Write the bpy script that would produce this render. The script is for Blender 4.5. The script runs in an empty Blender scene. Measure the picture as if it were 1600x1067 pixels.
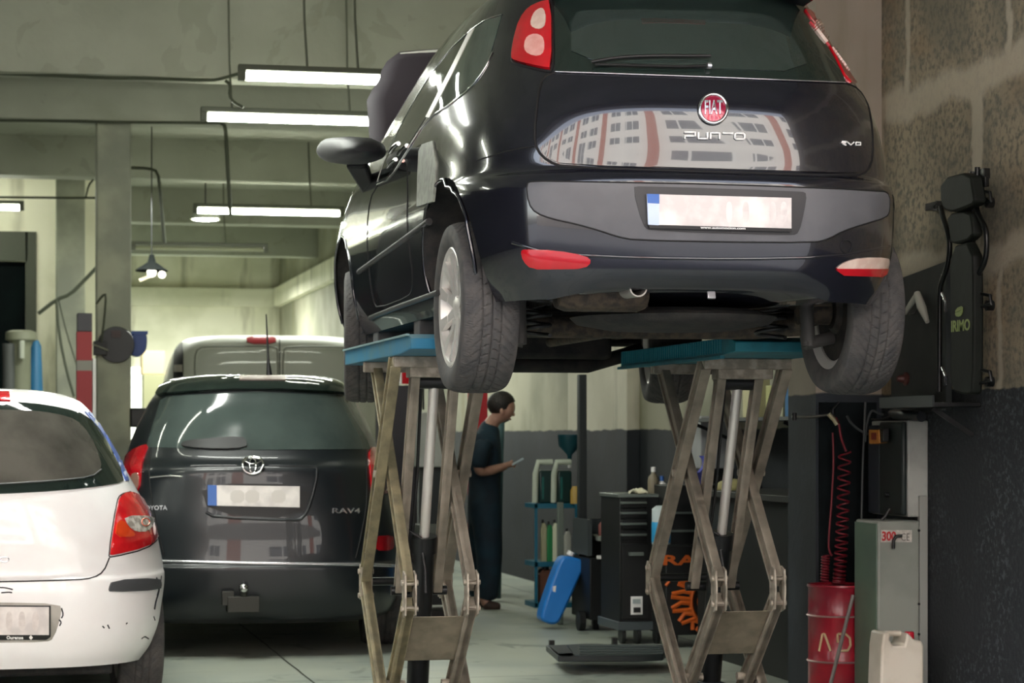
import bpy, bmesh, math, random
from mathutils import Vector, Matrix, Quaternion
from mathutils.bvhtree import BVHTree
from mathutils.geometry import delaunay_2d_cdt
random.seed(7)
C = bpy.context.scene.collection
PI = math.pi
V = Vector
# ---------------------------------------------------------------- the camera's geometry (used to survey positions in the place)
YAW = math.radians(12.5); FPX = 3600.0; CH = 1.28; HOR = 680.0
FW = V((math.sin(YAW), math.cos(YAW), 0)); RT = V((math.cos(YAW), -math.sin(YAW), 0)); EYE = V((0, 0, CH))
def rayd(px, py): return FW + RT*((px-800)/FPX) + V((0, 0, (HOR-py)/FPX))
def P(px, py, d): return EYE + rayd(px, py)*d
def onx(px, py, x):
    r = rayd(px, py); return EYE + r*(x/r.x)
def ony(px, py, y):
    r = rayd(px, py); return EYE + r*(y/r.y)
def onz(px, py, z):
    r = rayd(px, py); return EYE + r*((z-CH)/r.z)
def pix(p):
    d = p.dot(FW); return (800+FPX*p.dot(RT)/d, HOR-FPX*(p.z-CH)/d)
# ---------------------------------------------------------------- materials
def lin(h):
    if isinstance(h, (tuple, list)): return tuple(h)
    h = h.lstrip('#'); o = []
    for i in (0, 2, 4):
        c = int(h[i:i+2], 16)/255
        o.append(c/12.92 if c <= .04045 else ((c+.055)/1.055)**2.4)
    return tuple(o)
MATS = {}
def mat(name, c, rough=.5, metal=0., c2=None, scale=8., bump=0., bscale=60., coat=0., emis=None, estr=0., spec=.5, lo=.4, hi=.6, trans=0., ior=1.45, alpha=1., detail=6.):
    if name in MATS: return MATS[name]
    m = bpy.data.materials.new(name); m.use_nodes = True
    nt = m.node_tree; N = nt.nodes; L = nt.links
    b = N.get('Principled BSDF'); c1 = lin(c)
    b.inputs['Base Color'].default_value = (*c1, 1); b.inputs['Roughness'].default_value = rough
    b.inputs['Metallic'].default_value = metal; b.inputs['Specular IOR Level'].default_value = spec
    b.inputs['Coat Weight'].default_value = coat; b.inputs['Coat Roughness'].default_value = .02
    b.inputs['Transmission Weight'].default_value = trans; b.inputs['IOR'].default_value = ior
    b.inputs['Alpha'].default_value = alpha
    tc = N.new('ShaderNodeTexCoord')
    if c2 is not None:
        n = N.new('ShaderNodeTexNoise'); n.inputs['Scale'].default_value = scale; n.inputs['Detail'].default_value = detail
        r = N.new('ShaderNodeValToRGB'); r.color_ramp.elements[0].position = lo; r.color_ramp.elements[1].position = hi
        r.color_ramp.elements[0].color = (*c1, 1); r.color_ramp.elements[1].color = (*lin(c2), 1)
        L.new(tc.outputs['Object'], n.inputs['Vector']); L.new(n.outputs['Fac'], r.inputs['Fac']); L.new(r.outputs['Color'], b.inputs['Base Color'])
    if bump > 0:
        n2 = N.new('ShaderNodeTexNoise'); n2.inputs['Scale'].default_value = bscale; n2.inputs['Detail'].default_value = 4
        bp = N.new('ShaderNodeBump'); bp.inputs['Strength'].default_value = bump; bp.inputs['Distance'].default_value = .01
        L.new(tc.outputs['Object'], n2.inputs['Vector']); L.new(n2.outputs['Fac'], bp.inputs['Height']); L.new(bp.outputs['Normal'], b.inputs['Normal'])
    if emis is not None:
        b.inputs['Emission Color'].default_value = (*lin(emis), 1); b.inputs['Emission Strength'].default_value = estr
    MATS[name] = m
    return m
# ---------------------------------------------------------------- mesh builder
def smooth_poly(pts, it=2, closed=True):
    for _ in range(it):
        q = []; n = len(pts)
        for i in range(n if closed else n-1):
            a, b = pts[i], pts[(i+1) % n]
            q.append(tuple(a[k]*.75+b[k]*.25 for k in range(len(a)))); q.append(tuple(a[k]*.25+b[k]*.75 for k in range(len(a))))
        if not closed: q = [tuple(pts[0])]+q+[tuple(pts[-1])]
        pts = q
    return pts
class MB:
    def __init__(s): s.bm = bmesh.new()
    def quadbox(s, c8):
        v = [s.bm.verts.new(p) for p in c8]
        for f in ((0,3,2,1),(4,5,6,7),(0,1,5,4),(1,2,6,5),(2,3,7,6),(3,0,4,7)): s.bm.faces.new([v[i] for i in f])
        return s
    def box(s, lo, hi, M=None):
        x0,y0,z0 = lo; x1,y1,z1 = hi
        c = [V(p) for p in ((x0,y0,z0),(x1,y0,z0),(x1,y1,z0),(x0,y1,z0),(x0,y0,z1),(x1,y0,z1),(x1,y1,z1),(x0,y1,z1))]
        if M: c = [M @ p for p in c]
        return s.quadbox(c)
    def bar(s, a, b, w, h, up=(1,0,0), w2=None, h2=None):
        a = V(a); b = V(b); d = (b-a).normalized(); u = V(up); sx = u - d*u.dot(d); sx.normalize(); sy = d.cross(sx)
        w2 = w2 or w; h2 = h2 or h; c = []
        for p, ww, hh in ((a, w, h), (b, w2, h2)):
            for i, j in ((-1,-1),(1,-1),(1,1),(-1,1)): c.append(p + sx*(ww/2*i) + sy*(hh/2*j))
        return s.quadbox(c)
    def tube(s, pts, r, seg=10, closed=False, cap=True):
        pts = [V(p) for p in pts]; n = len(pts); rings = []; ref = None
        rr = r if isinstance(r, (list, tuple)) else [r]*n
        for i, p in enumerate(pts):
            if closed: d = pts[(i+1) % n]-pts[i-1]
            else: d = pts[min(i+1, n-1)]-pts[max(i-1, 0)]
            if d.length < 1e-9: d = V((0,0,1))
            d.normalize()
            if ref is None: ref = d.orthogonal().normalized()
            else:
                ref = ref - d*ref.dot(d)
                ref = ref.normalized() if ref.length > 1e-6 else d.orthogonal().normalized()
            bi = d.cross(ref)
            rings.append([s.bm.verts.new(p + (ref*math.cos(2*PI*k/seg)+bi*math.sin(2*PI*k/seg))*rr[i]) for k in range(seg)])
        m = n if closed else n-1
        for i in range(m):
            A, B = rings[i], rings[(i+1) % n]
            for k in range(seg): s.bm.faces.new((A[k], A[(k+1) % seg], B[(k+1) % seg], B[k]))
        if cap and not closed:
            s.bm.faces.new(rings[0][::-1]); s.bm.faces.new(rings[-1])
        return s
    def cyl(s, a, b, r, r2=None, seg=20):
        return s.tube([a, b], [r, r2 if r2 is not None else r], seg)
    def lathe(s, prof, M=None, seg=32, closed=False):
        # prof: (radius, height) about local z
        rings = []
        for r, h in prof:
            if r < 1e-5:
                p = V((0,0,h)); rings.append([s.bm.verts.new(M @ p if M else p)])
            else:
                rg = []
                for k in range(seg):
                    p = V((r*math.cos(2*PI*k/seg), r*math.sin(2*PI*k/seg), h)); rg.append(s.bm.verts.new(M @ p if M else p))
                rings.append(rg)
        pr = list(zip(rings, rings[1:]+([rings[0]] if closed else [])))
        if not closed: pr = pr[:len(rings)-1]
        for A, B in pr:
            if len(A) == 1 and len(B) == 1: continue
            for k in range(seg):
                j = (k+1) % seg
                if len(A) == 1: s.bm.faces.new((A[0], B[j], B[k]))
                elif len(B) == 1: s.bm.faces.new((A[k], A[j], B[0]))
                else: s.bm.faces.new((A[k], A[j], B[j], B[k]))
        return s
    def prism(s, poly, M, depth):
        # poly in local xy of M, extruded along local z
        a = [s.bm.verts.new(M @ V((x, y, 0))) for x, y in poly]; b = [s.bm.verts.new(M @ V((x, y, depth))) for x, y in poly]
        n = len(a); s.bm.faces.new(a[::-1]); s.bm.faces.new(b)
        for i in range(n): s.bm.faces.new((a[i], a[(i+1) % n], b[(i+1) % n], b[i]))
        return s
    def ball(s, c, r, sx=1, sy=1, sz=1, seg=16):
        M = Matrix.Translation(c) @ Matrix.Diagonal((sx, sy, sz, 1))
        return s.lathe([(r*math.sin(PI*k/seg), -r*math.cos(PI*k/seg)) for k in range(seg+1)], M, seg)
    def grid(s, rows):
        vs = [[s.bm.verts.new(p) for p in r] for r in rows]
        for i in range(len(vs)-1):
            for j in range(len(vs[0])-1): s.bm.faces.new((vs[i][j], vs[i][j+1], vs[i+1][j+1], vs[i+1][j]))
        return s
WM = {}
def wm(o): return WM.get(o.name, Matrix.Identity(4)) if o else Matrix.Identity(4)
def finish_mesh(bm, name, smooth=None):
    bmesh.ops.recalc_face_normals(bm, faces=bm.faces[:])
    me = bpy.data.meshes.new(name); bm.to_mesh(me); bm.free()
    if smooth is not None:
        me.polygons.foreach_set('use_smooth', [True]*len(me.polygons))
        if smooth < 179:
            try: me.set_sharp_from_angle(angle=math.radians(smooth))
            except Exception: pass
    return me
def obj(name, mb, m, parent=None, smooth=35, bevel=0., local=False, bseg=2, subsurf=0, label=None):
    """link the builder's shape as ONE mesh object; world coordinates unless local"""
    bm = mb.bm if isinstance(mb, MB) else mb
    if parent is not None:
        if not local: bm.transform(wm(parent).inverted())
        M = wm(parent)
    else:
        vs = [v.co for v in bm.verts]
        lo = V((min(v.x for v in vs), min(v.y for v in vs), min(v.z for v in vs))); hi = V((max(v.x for v in vs), max(v.y for v in vs), max(v.z for v in vs)))
        base = V(((lo.x+hi.x)/2, (lo.y+hi.y)/2, lo.z)); bm.transform(Matrix.Translation(-base)); M = Matrix.Translation(base)
    me = finish_mesh(bm, name, smooth)
    ms = m if isinstance(m, (list, tuple)) else [m]
    for x in ms: me.materials.append(x)
    o = bpy.data.objects.new(name, me); C.objects.link(o)
    if parent is not None: o.parent = parent
    else: o.location = M.translation
    WM[o.name] = M
    if bevel > 0:
        b = o.modifiers.new('bevel', 'BEVEL'); b.width = bevel; b.segments = bseg; b.limit_method = 'ANGLE'; b.angle_limit = math.radians(40)
    if subsurf:
        b = o.modifiers.new('subd', 'SUBSURF'); b.levels = subsurf; b.render_levels = subsurf
    if label: o['label'] = label
    return o
def tag(o, label=None, cat=None, group=None, kind=None):
    if label: o['label'] = label
    if cat: o['category'] = cat
    if group: o['group'] = group
    if kind: o['kind'] = kind
    return o
def thing(name, label, cat, loc=(0,0,0), rotz=0., group=None, M=None):
    o = bpy.data.objects.new(name, None); C.objects.link(o); o.empty_display_size = .1
    if M is None: M = Matrix.Translation(loc) @ Matrix.Rotation(rotz, 4, 'Z')
    o.location = M.translation; o.rotation_euler = M.to_euler(); WM[o.name] = M
    return tag(o, label, cat, group)
def struct(name, mb, m, smooth=None, bevel=0.):
    o = obj(name, mb, m, None, smooth, bevel); o['kind'] = 'structure'; return o
def copy_tree(o, parent=None, M=None):
    c = o.copy(); C.objects.link(c)
    if parent: c.parent = parent
    if M is not None:
        c.location = M.translation; c.rotation_euler = M.to_euler(); WM[c.name] = M
    for ch in [x for x in C.objects if x.parent == o]: copy_tree(ch, c)
    return c
def text_mesh(txt, size=1., bold=0.):
    """2-D triangles of a text, left at x=0, baseline y=0, cap height ~ .7*size"""
    cu = bpy.data.curves.new('lettering', 'FONT'); cu.body = txt; cu.size = size; cu.offset = bold; cu.resolution_u = 3
    o = bpy.data.objects.new('lettering', cu); C.objects.link(o)
    dg = bpy.context.evaluated_depsgraph_get(); me = bpy.data.meshes.new_from_object(o.evaluated_get(dg))
    vs = [v.co.copy() for v in me.vertices]; fs = [tuple(p.vertices) for p in me.polygons]
    bpy.data.objects.remove(o); bpy.data.curves.remove(cu); bpy.data.meshes.remove(me)
    x0 = min(v.x for v in vs); x1 = max(v.x for v in vs); y0 = min(v.y for v in vs); y1 = max(v.y for v in vs)
    return [((v.x-x0)/(x1-x0), (v.y-y0)/(y1-y0)) for v in vs], fs
def text_on(name, txt, O, U, W, m, parent=None, bold=0., off=.002, group=None):
    """text stretched over the parallelogram O + u*U + v*W (world)"""
    vs, fs = text_mesh(txt, 1., bold); n = U.cross(W).normalized()*off
    bm = bmesh.new(); bv = [bm.verts.new(V(O)+V(U)*u+V(W)*v+n) for u, v in vs]
    for f in fs:
        try: bm.faces.new([bv[i] for i in f])
        except ValueError: pass
    g = bmesh.ops.extrude_face_region(bm, geom=bm.faces[:])
    bmesh.ops.translate(bm, verts=[e for e in g['geom'] if isinstance(e, bmesh.types.BMVert)], vec=-n*.8)
    return obj(name, bm, m, parent, None)
# ---------------------------------------------------------------- car bodies
def pchip(xs, ys):
    n = len(xs); h = [xs[i+1]-xs[i] for i in range(n-1)]; d = [(ys[i+1]-ys[i])/h[i] for i in range(n-1)]
    m = [d[0]]+[0]*(n-2)+[d[-1]]
    for i in range(1, n-1):
        if d[i-1]*d[i] > 0:
            w1 = 2*h[i]+h[i-1]; w2 = h[i]+2*h[i-1]; m[i] = (w1+w2)/(w1/d[i-1]+w2/d[i])
    def f(x):
        x = min(max(x, xs[0]), xs[-1]); i = 0
        while i < n-2 and x > xs[i+1]: i += 1
        t = (x-xs[i])/h[i]
        return (2*t**3-3*t*t+1)*ys[i]+(t**3-2*t*t+t)*h[i]*m[i]+(-2*t**3+3*t*t)*ys[i+1]+(t**3-t*t)*h[i]*m[i+1]
    return f
class Body:
    """closed car shell from rows (z, half width, rear y, front y, rear exponent); local frame: x right, y forward, z up"""
    def __init__(s, rows, ycr, ycf, nf=2.8, barrel=.0):
        u = list(range(len(rows))); s.n = len(rows); s.ycr = ycr; s.ycf = ycf; s.nf = nf; s.barrel = barrel
        s.z, s.w, s.yr, s.yf, s.nr = [pchip(u, [r[k] for r in rows]) for k in range(5)]
        s.lip = None
    def u_of(s, z):
        a, b = 0., s.n-1.
        for _ in range(40):
            c = (a+b)/2
            if s.z(c) < z: a = c
            else: b = c
        return (a+b)/2
    def ring(s, u, nq=36, ns=30):
        W = s.w(u); yr = s.yr(u); yf = s.yf(u); n = s.nr(u); z = s.z(u)
        yc = min(s.ycr, yr+(yf-yr)*.45); yg = max(min(s.ycf, yf-(yf-yr)*.3), yc+.02)
        pts = []
        b = yc-yr
        for k in range(nq):
            t = PI/2*k/nq; c, q = math.cos(t), math.sin(t)
            # equal-angle sampling of the superellipse (scaled to the semi-axes)
            r = (abs(q)**n+abs(c)**n)**(-1/n); pts.append(V((W*r*q, yc-b*r*c, z)))
        for k in range(ns): pts.append(V((W*(1+s.barrel*math.sin(PI*k/ns)), yc+(yg-yc)*k/ns, z)))
        b = yf-yg
        for k in range(nq//2+1):
            t = PI/2*k/(nq//2); c, q = math.cos(t), math.sin(t); r = (abs(c)**s.nf+abs(q)**s.nf)**(-1/s.nf)
            pts.append(V((W*r*c, yg+b*r*q, z)))
        pts[0].x = 0; pts[-1].x = 0
        full = pts+[V((-p.x, p.y, p.z)) for p in pts[-2:0:-1]]
        if s.lip: full = [s.lip(p) for p in full]
        return full
    def bmesh(s, per=6):
        bm = bmesh.new(); N = (s.n-1)*per; rings = []
        for i in range(N+1): rings.append([bm.verts.new(p) for p in s.ring(i/per)])
        m = len(rings[0])
        for A, B in zip(rings, rings[1:]):
            for k in range(m): bm.faces.new((A[k], A[(k+1) % m], B[(k+1) % m], B[k]))
        for R_, flip in ((rings[0], 1), (rings[-1], 0)):
            c = bm.verts.new(sum((v.co for v in R_), V())/m)
            for k in range(m): bm.faces.new((R_[(k+1) % m], R_[k], c) if flip else (R_[k], R_[(k+1) % m], c))
        bmesh.ops.recalc_face_normals(bm, faces=bm.faces[:])
        return bm
    def snap(s, p):
        """put a point near the shell exactly on it"""
        if s.lip and p.z < .42: return p
        u = s.u_of(p.z); W = s.w(u); yr = s.yr(u); yf = s.yf(u); n = s.nr(u)
        yc = min(s.ycr, yr+(yf-yr)*.45)
        if p.y >= yc or W < .3: return p
        b = yc-yr; ax = abs(p.x)/W
        if ax < .72:
            return V((p.x, yc-b*(1-ax**n)**(1/n), p.z))
        ay = min(max((yc-p.y)/b, 0), 1)
        return V((math.copysign(W*(1-ay**n)**(1/n), p.x), p.y, p.z))
class Car:
    def __init__(s, body, root, paint, dark, wells, name='body', wr=.36, wlip=None, wdep=.5, half=.84):
        s.b = body; s.root = root; s.M = wm(root); s.Mi = s.M.inverted()
        bm = body.bmesh(); s.bvh = BVHTree.FromBMesh(bm)
        s.paint = paint
        o = obj(name, bm, [paint, dark], root, smooth=60, local=True); s.obj = o
        cut = MB()
        for y, z in wells:
            for sx in (-1, 1):
                a = V((sx*wdep, y, z)); bb = V((sx*1.3, y, z)); cut.cyl(a, bb, wr, seg=64)
        cme = finish_mesh(cut.bm, 'cut'); co = bpy.data.objects.new('cut', cme); C.objects.link(co)
        tmp = bpy.data.objects.new('tmp', o.data); C.objects.link(tmp)
        md = tmp.modifiers.new('b', 'BOOLEAN'); md.operation = 'DIFFERENCE'; md.solver = 'EXACT'; md.object = co
        dg = bpy.context.evaluated_depsgraph_get(); me = bpy.data.meshes.new_from_object(tmp.evaluated_get(dg), depsgraph=dg)
        bpy.data.objects.remove(tmp); bpy.data.objects.remove(co)
        for p in me.polygons:
            c = p.center; p.use_smooth = True
            if c.z <= body.z(0)+.01 and p.normal.z < -.7: p.material_index = 1
            for y, z in wells:
                if math.hypot(c.y-y, c.z-z) < wr+.004 and abs(c.x) > wdep-.01:
                    n = p.normal
                    if abs(n.x) > .95 and abs(c.x) < wdep+.02: p.material_index = 1
                    elif abs(n.x) < .25 and math.hypot(c.y-y, c.z-z) > wr-.02 and V((0, c.y-y, c.z-z)).normalized().dot(n) < -.7: p.material_index = 1
        try: me.set_sharp_from_angle(angle=math.radians(50))
        except Exception: pass
        o.data = me
    def hit(s, px, py):
        O = s.Mi @ EYE; d = (s.Mi.to_3x3() @ rayd(px, py)).normalized()
        h, n, i, dist = s.bvh.ray_cast(O, d)
        if h is None:
            c = s.b.z(s.b.n/2)
            t = (V((0, 0, c))-O).dot(d); q = O+d*t
            h, n, i, dist = s.bvh.find_nearest(q)
        p = s.b.snap(h)
        return p
    def nrm(s, p):
        h, n, i, d = s.bvh.find_nearest(p); return n
    def patch(s, name, poly, m, off=.003, thick=.004, it=0, step=7., parent=None, space='px', label=None, smooth=50, holes=None, crown=0.):
        """a panel cut to an outline and laid on the shell: outline surveyed from the eye ('px') or given as local (x,z) seen from behind"""
        if it: poly = smooth_poly(poly, it)
        def dens(poly):
            out = []
            for i in range(len(poly)):
                a, b = V(poly[i][:2]), V(poly[(i+1) % len(poly)][:2]); n = max(1, int((b-a).length/step+.5))
                for k in range(n): out.append(a+(b-a)*k/n)
            return out
        o = dens(poly); vs = list(o); fc = [list(range(len(o)))]; ed = []
        xs = [p.x for p in o]; ys = [p.y for p in o]
        def inside(x, y, pl):
            c = False; j = len(pl)-1
            for i in range(len(pl)):
                if (pl[i].y > y) != (pl[j].y > y) and x < (pl[j].x-pl[i].x)*(y-pl[i].y)/(pl[j].y-pl[i].y)+pl[i].x: c = not c
                j = i
            return c
        y = min(ys)+step*.5; r = 0
        while y < max(ys):
            x = min(xs)+step*(.5 if r % 2 else 0.)
            while x < max(xs):
                if inside(x, y, o) and min((p-V((x, y))).length for p in o) > step*.45: vs.append(V((x, y)))
                x += step
            y += step*.87; r += 1
        cv, ce, cf, *_ = delaunay_2d_cdt(vs, [], fc, 1, 1e-6)
        bm = bmesh.new(); top = []; bot = []
        cx = sum(xs)/len(xs); cy = sum(ys)/len(ys)
        for p in cv:
            if space == 'px': h = s.hit(p.x, p.y)
            else:
                O = V((p.x, -5, p.y)); hh = s.bvh.ray_cast(O, V((0, 1, 0)))[0]; h = s.b.snap(hh) if hh else s.bvh.find_nearest(O+V((0, 4.4, 0)))[0]
            n = s.nrm(h); e = 0
            if crown: e = crown*min(1, min((p-q).length for q in o)/(step*3))
            top.append(bm.verts.new(h+n*(off+e))); bot.append(bm.verts.new(h-n*thick))
        cnt = {}
        for f in cf:
            try: bm.faces.new([top[i] for i in f]); bm.faces.new([bot[i] for i in f[::-1]])
            except ValueError: continue
            for i in range(len(f)):
                a, b = f[i], f[(i+1) % len(f)]; cnt[(a, b)] = 1
        for (a, b) in cnt:
            if (b, a) not in cnt:
                try: bm.faces.new((top[b], top[a], bot[a], bot[b]))
                except ValueError: pass
        return obj(name, bm, m, parent or s.root, smooth, local=True, label=label)
    def line(s, name, pts, m, r=.004, off=0., it=2, closed=False, parent=None, step=6., seg=8, label=None):
        if it: pts = smooth_poly(pts, it, closed)
        out = []
        n = len(pts)
        for i in range(n if closed else n-1):
            a, b = V(pts[i][:2]), V(pts[(i+1) % n][:2]); k = max(1, int((b-a).length/step))
            for j in range(k): out.append(a+(b-a)*j/k)
        if not closed: out.append(V(pts[-1][:2]))
        q = []
        for p in out:
            h = s.hit(p.x, p.y); q.append(h+s.nrm(h)*off)
        return obj(name, MB().tube(q, r, seg, closed), m, parent or s.root, 60, local=True, label=label)
    def text(s, name, txt, px0, py0, px1, py1, m, off=.004, slant=0., parent=None, bold=0., drop=0., label=None):
        vs, fs = text_mesh(txt, 1., bold); bm = bmesh.new(); t = []; b = []
        for u, v in vs:
            h = s.hit(px0+(px1-px0)*u, py1+(py0-py1)*v+drop*u); n = s.nrm(h); t.append(bm.verts.new(h+n*off)); b.append(bm.verts.new(h-n*.001))
        cnt = {}
        for f in fs:
            try: bm.faces.new([t[i] for i in f])
            except ValueError: continue
            for i in range(len(f)): cnt[(f[i], f[(i+1) % len(f)])] = 1
        for (x, y) in cnt:
            if (y, x) not in cnt:
                try: bm.faces.new((t[y], t[x], b[x], b[y]))
                except ValueError: pass
        return obj(name, bm, m, parent or s.root, None, local=True, label=label)
    def strokes(s, name, lines, m, r=.004, off=.004, parent=None, step=3.):
        mb = MB()
        for pts in lines:
            out = []
            for a, b in zip(pts, pts[1:]):
                a, b = V(a), V(b); k = max(1, int((b-a).length/step))
                for j in range(k): out.append(a+(b-a)*j/k)
            out.append(V(pts[-1])); q = []
            for p in out:
                h = s.hit(p.x, p.y); q.append(h+s.nrm(h)*off)
            mb.tube(q, r, 6)
        return obj(name, mb, m, parent or s.root, 60, local=True)
def wheel_meshes(R_, width, rimr, spokes, mt, mrim, mdark, tread='v', hub=None):
    """tyre and rim about local x (outer face at +x); returns two meshes"""
    seg = 720; nw = 34; bm = bmesh.new(); rows = []
    hw = width/2
    def gro(a, w):
        t = w/hw
        g = 0
        if tread == 'v':
            if abs(abs(t)-.36) < .035 or abs(t) < .02: g = 1
            ph = (a*52/(2*PI) + abs(t)**1.5*2.6 + .5*(t > 0)) % 1
            if ph < .14 and abs(t) > .06: g = .7
            ph2 = (a*104/(2*PI) - abs(t)*1.1) % 1
            if ph2 < .12 and .72 < abs(t) < .96: g = .35
        else:
            for q in (.12, .42, .72):
                if abs(abs(t)-q) < .05: g = 1
            if (a*60/(2*PI)+t*.6) % 1 < .15 and abs(t) > .5: g = 1
        return g
    for i in range(seg):
        a = 2*PI*i/seg; ca, sa = math.cos(a), math.sin(a); r = []
        prof = [(-hw*.80, rimr), (-hw*.98, rimr+.012), (-hw*1.08, rimr+(R_-rimr)*.5), (-hw*1.02, R_-.018)]
        for x, rr in prof: r.append(V((x, rr*ca, rr*sa)))
        for k in range(nw+1):
            w = -hw*.97+2*hw*.97*k/nw; t = w/hw; rr = R_ - .016*abs(t)**4 - (.0065*gro(a, w) if abs(t) < .96 else 0); r.append(V((w, rr*ca, rr*sa)))
        for x, rr in reversed(prof): r.append(V((-x, rr*ca, rr*sa)))
        rows.append([bm.verts.new(p) for p in r])
    m = len(rows[0])
    for i in range(seg):
        A, B = rows[i], rows[(i+1) % seg]
        for k in range(m-1): bm.faces.new((A[k], A[k+1], B[k+1], B[k]))
    tm = finish_mesh(bm, 'tyre', 60); tm.materials.append(mt)
    X = Matrix(((0, 0, 1, 0), (1, 0, 0, 0), (0, 1, 0, 0), (0, 0, 0, 1)))   # local z -> x
    mb = MB()
    mb.lathe([(rimr+.002, hw*.84), (rimr+.012, hw*.92), (rimr+.004, hw*.97), (rimr-.010, hw*.93), (rimr-.022, hw*.70), (rimr-.03, 0), (rimr-.025, -hw*.7), (rimr+.008, -hw*.9), (rimr+.004, -hw*.8), (rimr-.018, -hw*.6), (rimr-.02, 0), (rimr-.012, hw*.6)], X, 64, closed=True)
    mb.lathe([(0, hw*.80), (.028, hw*.80), (.034, hw*.76), (.05, hw*.70), (.062, hw*.58), (.065, hw*.2), (.05, hw*.1), (0, hw*.1)], X, 32)
    for k in range(spokes):
        for da in ((-.13, .13) if spokes <= 6 else (0,)):
            a = 2*PI*k/spokes; a2 = a+da*1.15; a1 = a+da*.6
            p = lambda r, t, x: V((x, r*math.cos(t), r*math.sin(t)))
            pts = [p(.04, a1, hw*.60), p((.045+rimr)*.5, (a1+a2)/2, hw*.72), p(rimr-.012, a2, hw*.86)]
            for q0, q1, w0, w1 in ((pts[0], pts[1], .04, .03), (pts[1], pts[2], .03, .045)):
                mb.bar(q0, q1, w0, .022, up=V((0, -math.sin(a2), math.cos(a2))), w2=w1, h2=.018)
    for k in range(4):
        a = 2*PI*(k+.5)/4; c = V((hw*.66, .045*math.cos(a), .045*math.sin(a))); mb.cyl(c, c+V((hw*.1, 0, 0)), .007, seg=8)
    rm = finish_mesh(mb.bm, 'rim', 35); rm.materials.append(mrim)
    md = MB(); md.lathe([(0, hw*.05), (rimr*.72, hw*.05), (rimr*.72, -hw*.3), (rimr*.88, -hw*.5), (rimr*.88, -hw*.62), (rimr*.4, -hw*.62), (rimr*.3, -hw*.8), (0, -hw*.8)], X, 40)
    dm = finish_mesh(md.bm, 'disc', 35); dm.materials.append(mdark)
    return tm, rm, dm
def put_wheel(root, meshes, x, y, z, side, rot=0., steer=0.):
    t = bpy.data.objects.new('wheel', meshes[0]); C.objects.link(t); t.parent = root
    t.location = (x, y, z); t.rotation_euler = (rot, 0, (PI if side < 0 else 0)+steer); WM[t.name] = wm(root) @ Matrix.LocRotScale(t.location, t.rotation_euler.to_quaternion(), None)
    for nm, me in (('rim', meshes[1]), ('brake_disc', meshes[2])):
        r = bpy.data.objects.new(nm, me); C.objects.link(r); r.parent = t; WM[r.name] = WM[t.name]
    return t
# ---------------------------------------------------------------- shared materials
M_paint = mat('navy car paint', '#13141c', .16, 0., coat=1., spec=.6)
M_black = mat('black plastic', '#141516', .45)
M_dark = mat('underbody black', '#1b1c1d', .8, c2='#2c2a28', scale=14, bump=.3)
M_glass = mat('tinted car glass', '#3b4843', .04, coat=.6, spec=.7)
M_frit = mat('black glass border', '#1a2421', .05, coat=.5)
M_gap = mat('gap rubber', '#050506', .7)
M_red = mat('red lens', '#a8101c', .12, coat=1., c2='#b51722', scale=8, emis='#b3121f', estr=0.0)
M_clear = mat('clear lens', '#d6c6ba', .1, coat=1., c2='#c4ab9f', scale=14)
M_amber = mat('orange lens', '#d2451f', .12, coat=1.)
M_chrome = mat('chrome', '#d8d8d8', .08, 1.)
M_alu = mat('silver alloy', '#c9c7c2', .36, .5)
M_tyre = mat('tyre rubber', '#3a3a3a', .8, c2='#474543', scale=20, bump=.15, bscale=200)
M_disc = mat('brake iron', '#1f1e1e', .6, .5, c2='#35302c', scale=20)
M_plate = mat('number plate white', '#dcd6d2', .35, c2='#c3bdbb', scale=9, lo=.42, hi=.62)
M_blue = mat('plate blue', '#2a5ca6', .35)
M_greyp = mat('grey bumper plastic', '#55565a', .42, c2='#4c4d51', scale=5)
M_rust = mat('dirty metal', '#2f2c28', .75, .3, c2='#4d4338', scale=30, bump=.3)
M_steel = mat('greasy arm steel', '#948c7e', .55, .25, c2='#6b655a', scale=9, bump=.12, lo=.35, hi=.7)
M_steel2 = mat('yellowish arm steel', '#8b8367', .6, .15, c2='#6a6450', scale=14, bump=.12, lo=.35, hi=.65)
M_rod = mat('piston chrome', '#d2cfc9', .38, .55)
M_cyl = mat('black cylinder', '#1d1f20', .35, .3)
M_plat = mat('blue platform steel', '#246f90', .5, .1, c2='#45717c', scale=7, bump=.1, lo=.45, hi=.7)
M_teal = mat('teal platform steel', '#1b7482', .5, .1, c2='#226370', scale=9, bump=.1)
M_white = mat('white letters', '#e8e8e6', .4)
M_silver = mat('silver letters', '#c9c9ce', .2, .8)
# ================================================================ the lifted car
PX, PY, PZ = 2.42, 8.32, 1.44
punto = thing('hatchback_car', 'dark navy hatchback raised on a scissor lift with its bonnet open', 'car', (PX, PY, PZ))
rows = [(.30,.78,-.630,3.25,3.8),(.38,.812,-.672,3.30,3.8),(.50,.836,-.70,3.34,3.9),(.60,.843,-.708,3.36,3.9),(.69,.846,-.706,3.36,3.9),(.735,.844,-.694,3.34,3.8),
 (.765,.843,-.664,3.3,3.6),(.85,.838,-.660,3.15,3.5),(.95,.828,-.645,2.9,3.4),(1.03,.812,-.618,2.6,3.3),(1.09,.795,-.585,2.35,3.2),(1.18,.765,-.525,2.05,3.0),
 (1.30,.715,-.43,1.75,2.9),(1.42,.66,-.325,1.4,2.8),(1.50,.60,-.25,1.15,2.7),(1.55,.50,-.10,.95,2.5),(1.575,.32,.18,.75,2.4),(1.58,.06,.43,.6,2.2)]
rows = [(z_, w_+.008, a_, b_, n_) for z_, w_, a_, b_, n_ in rows]
bd = Body(rows, .55, 2.35, nf=4.2, barrel=.004)
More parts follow.
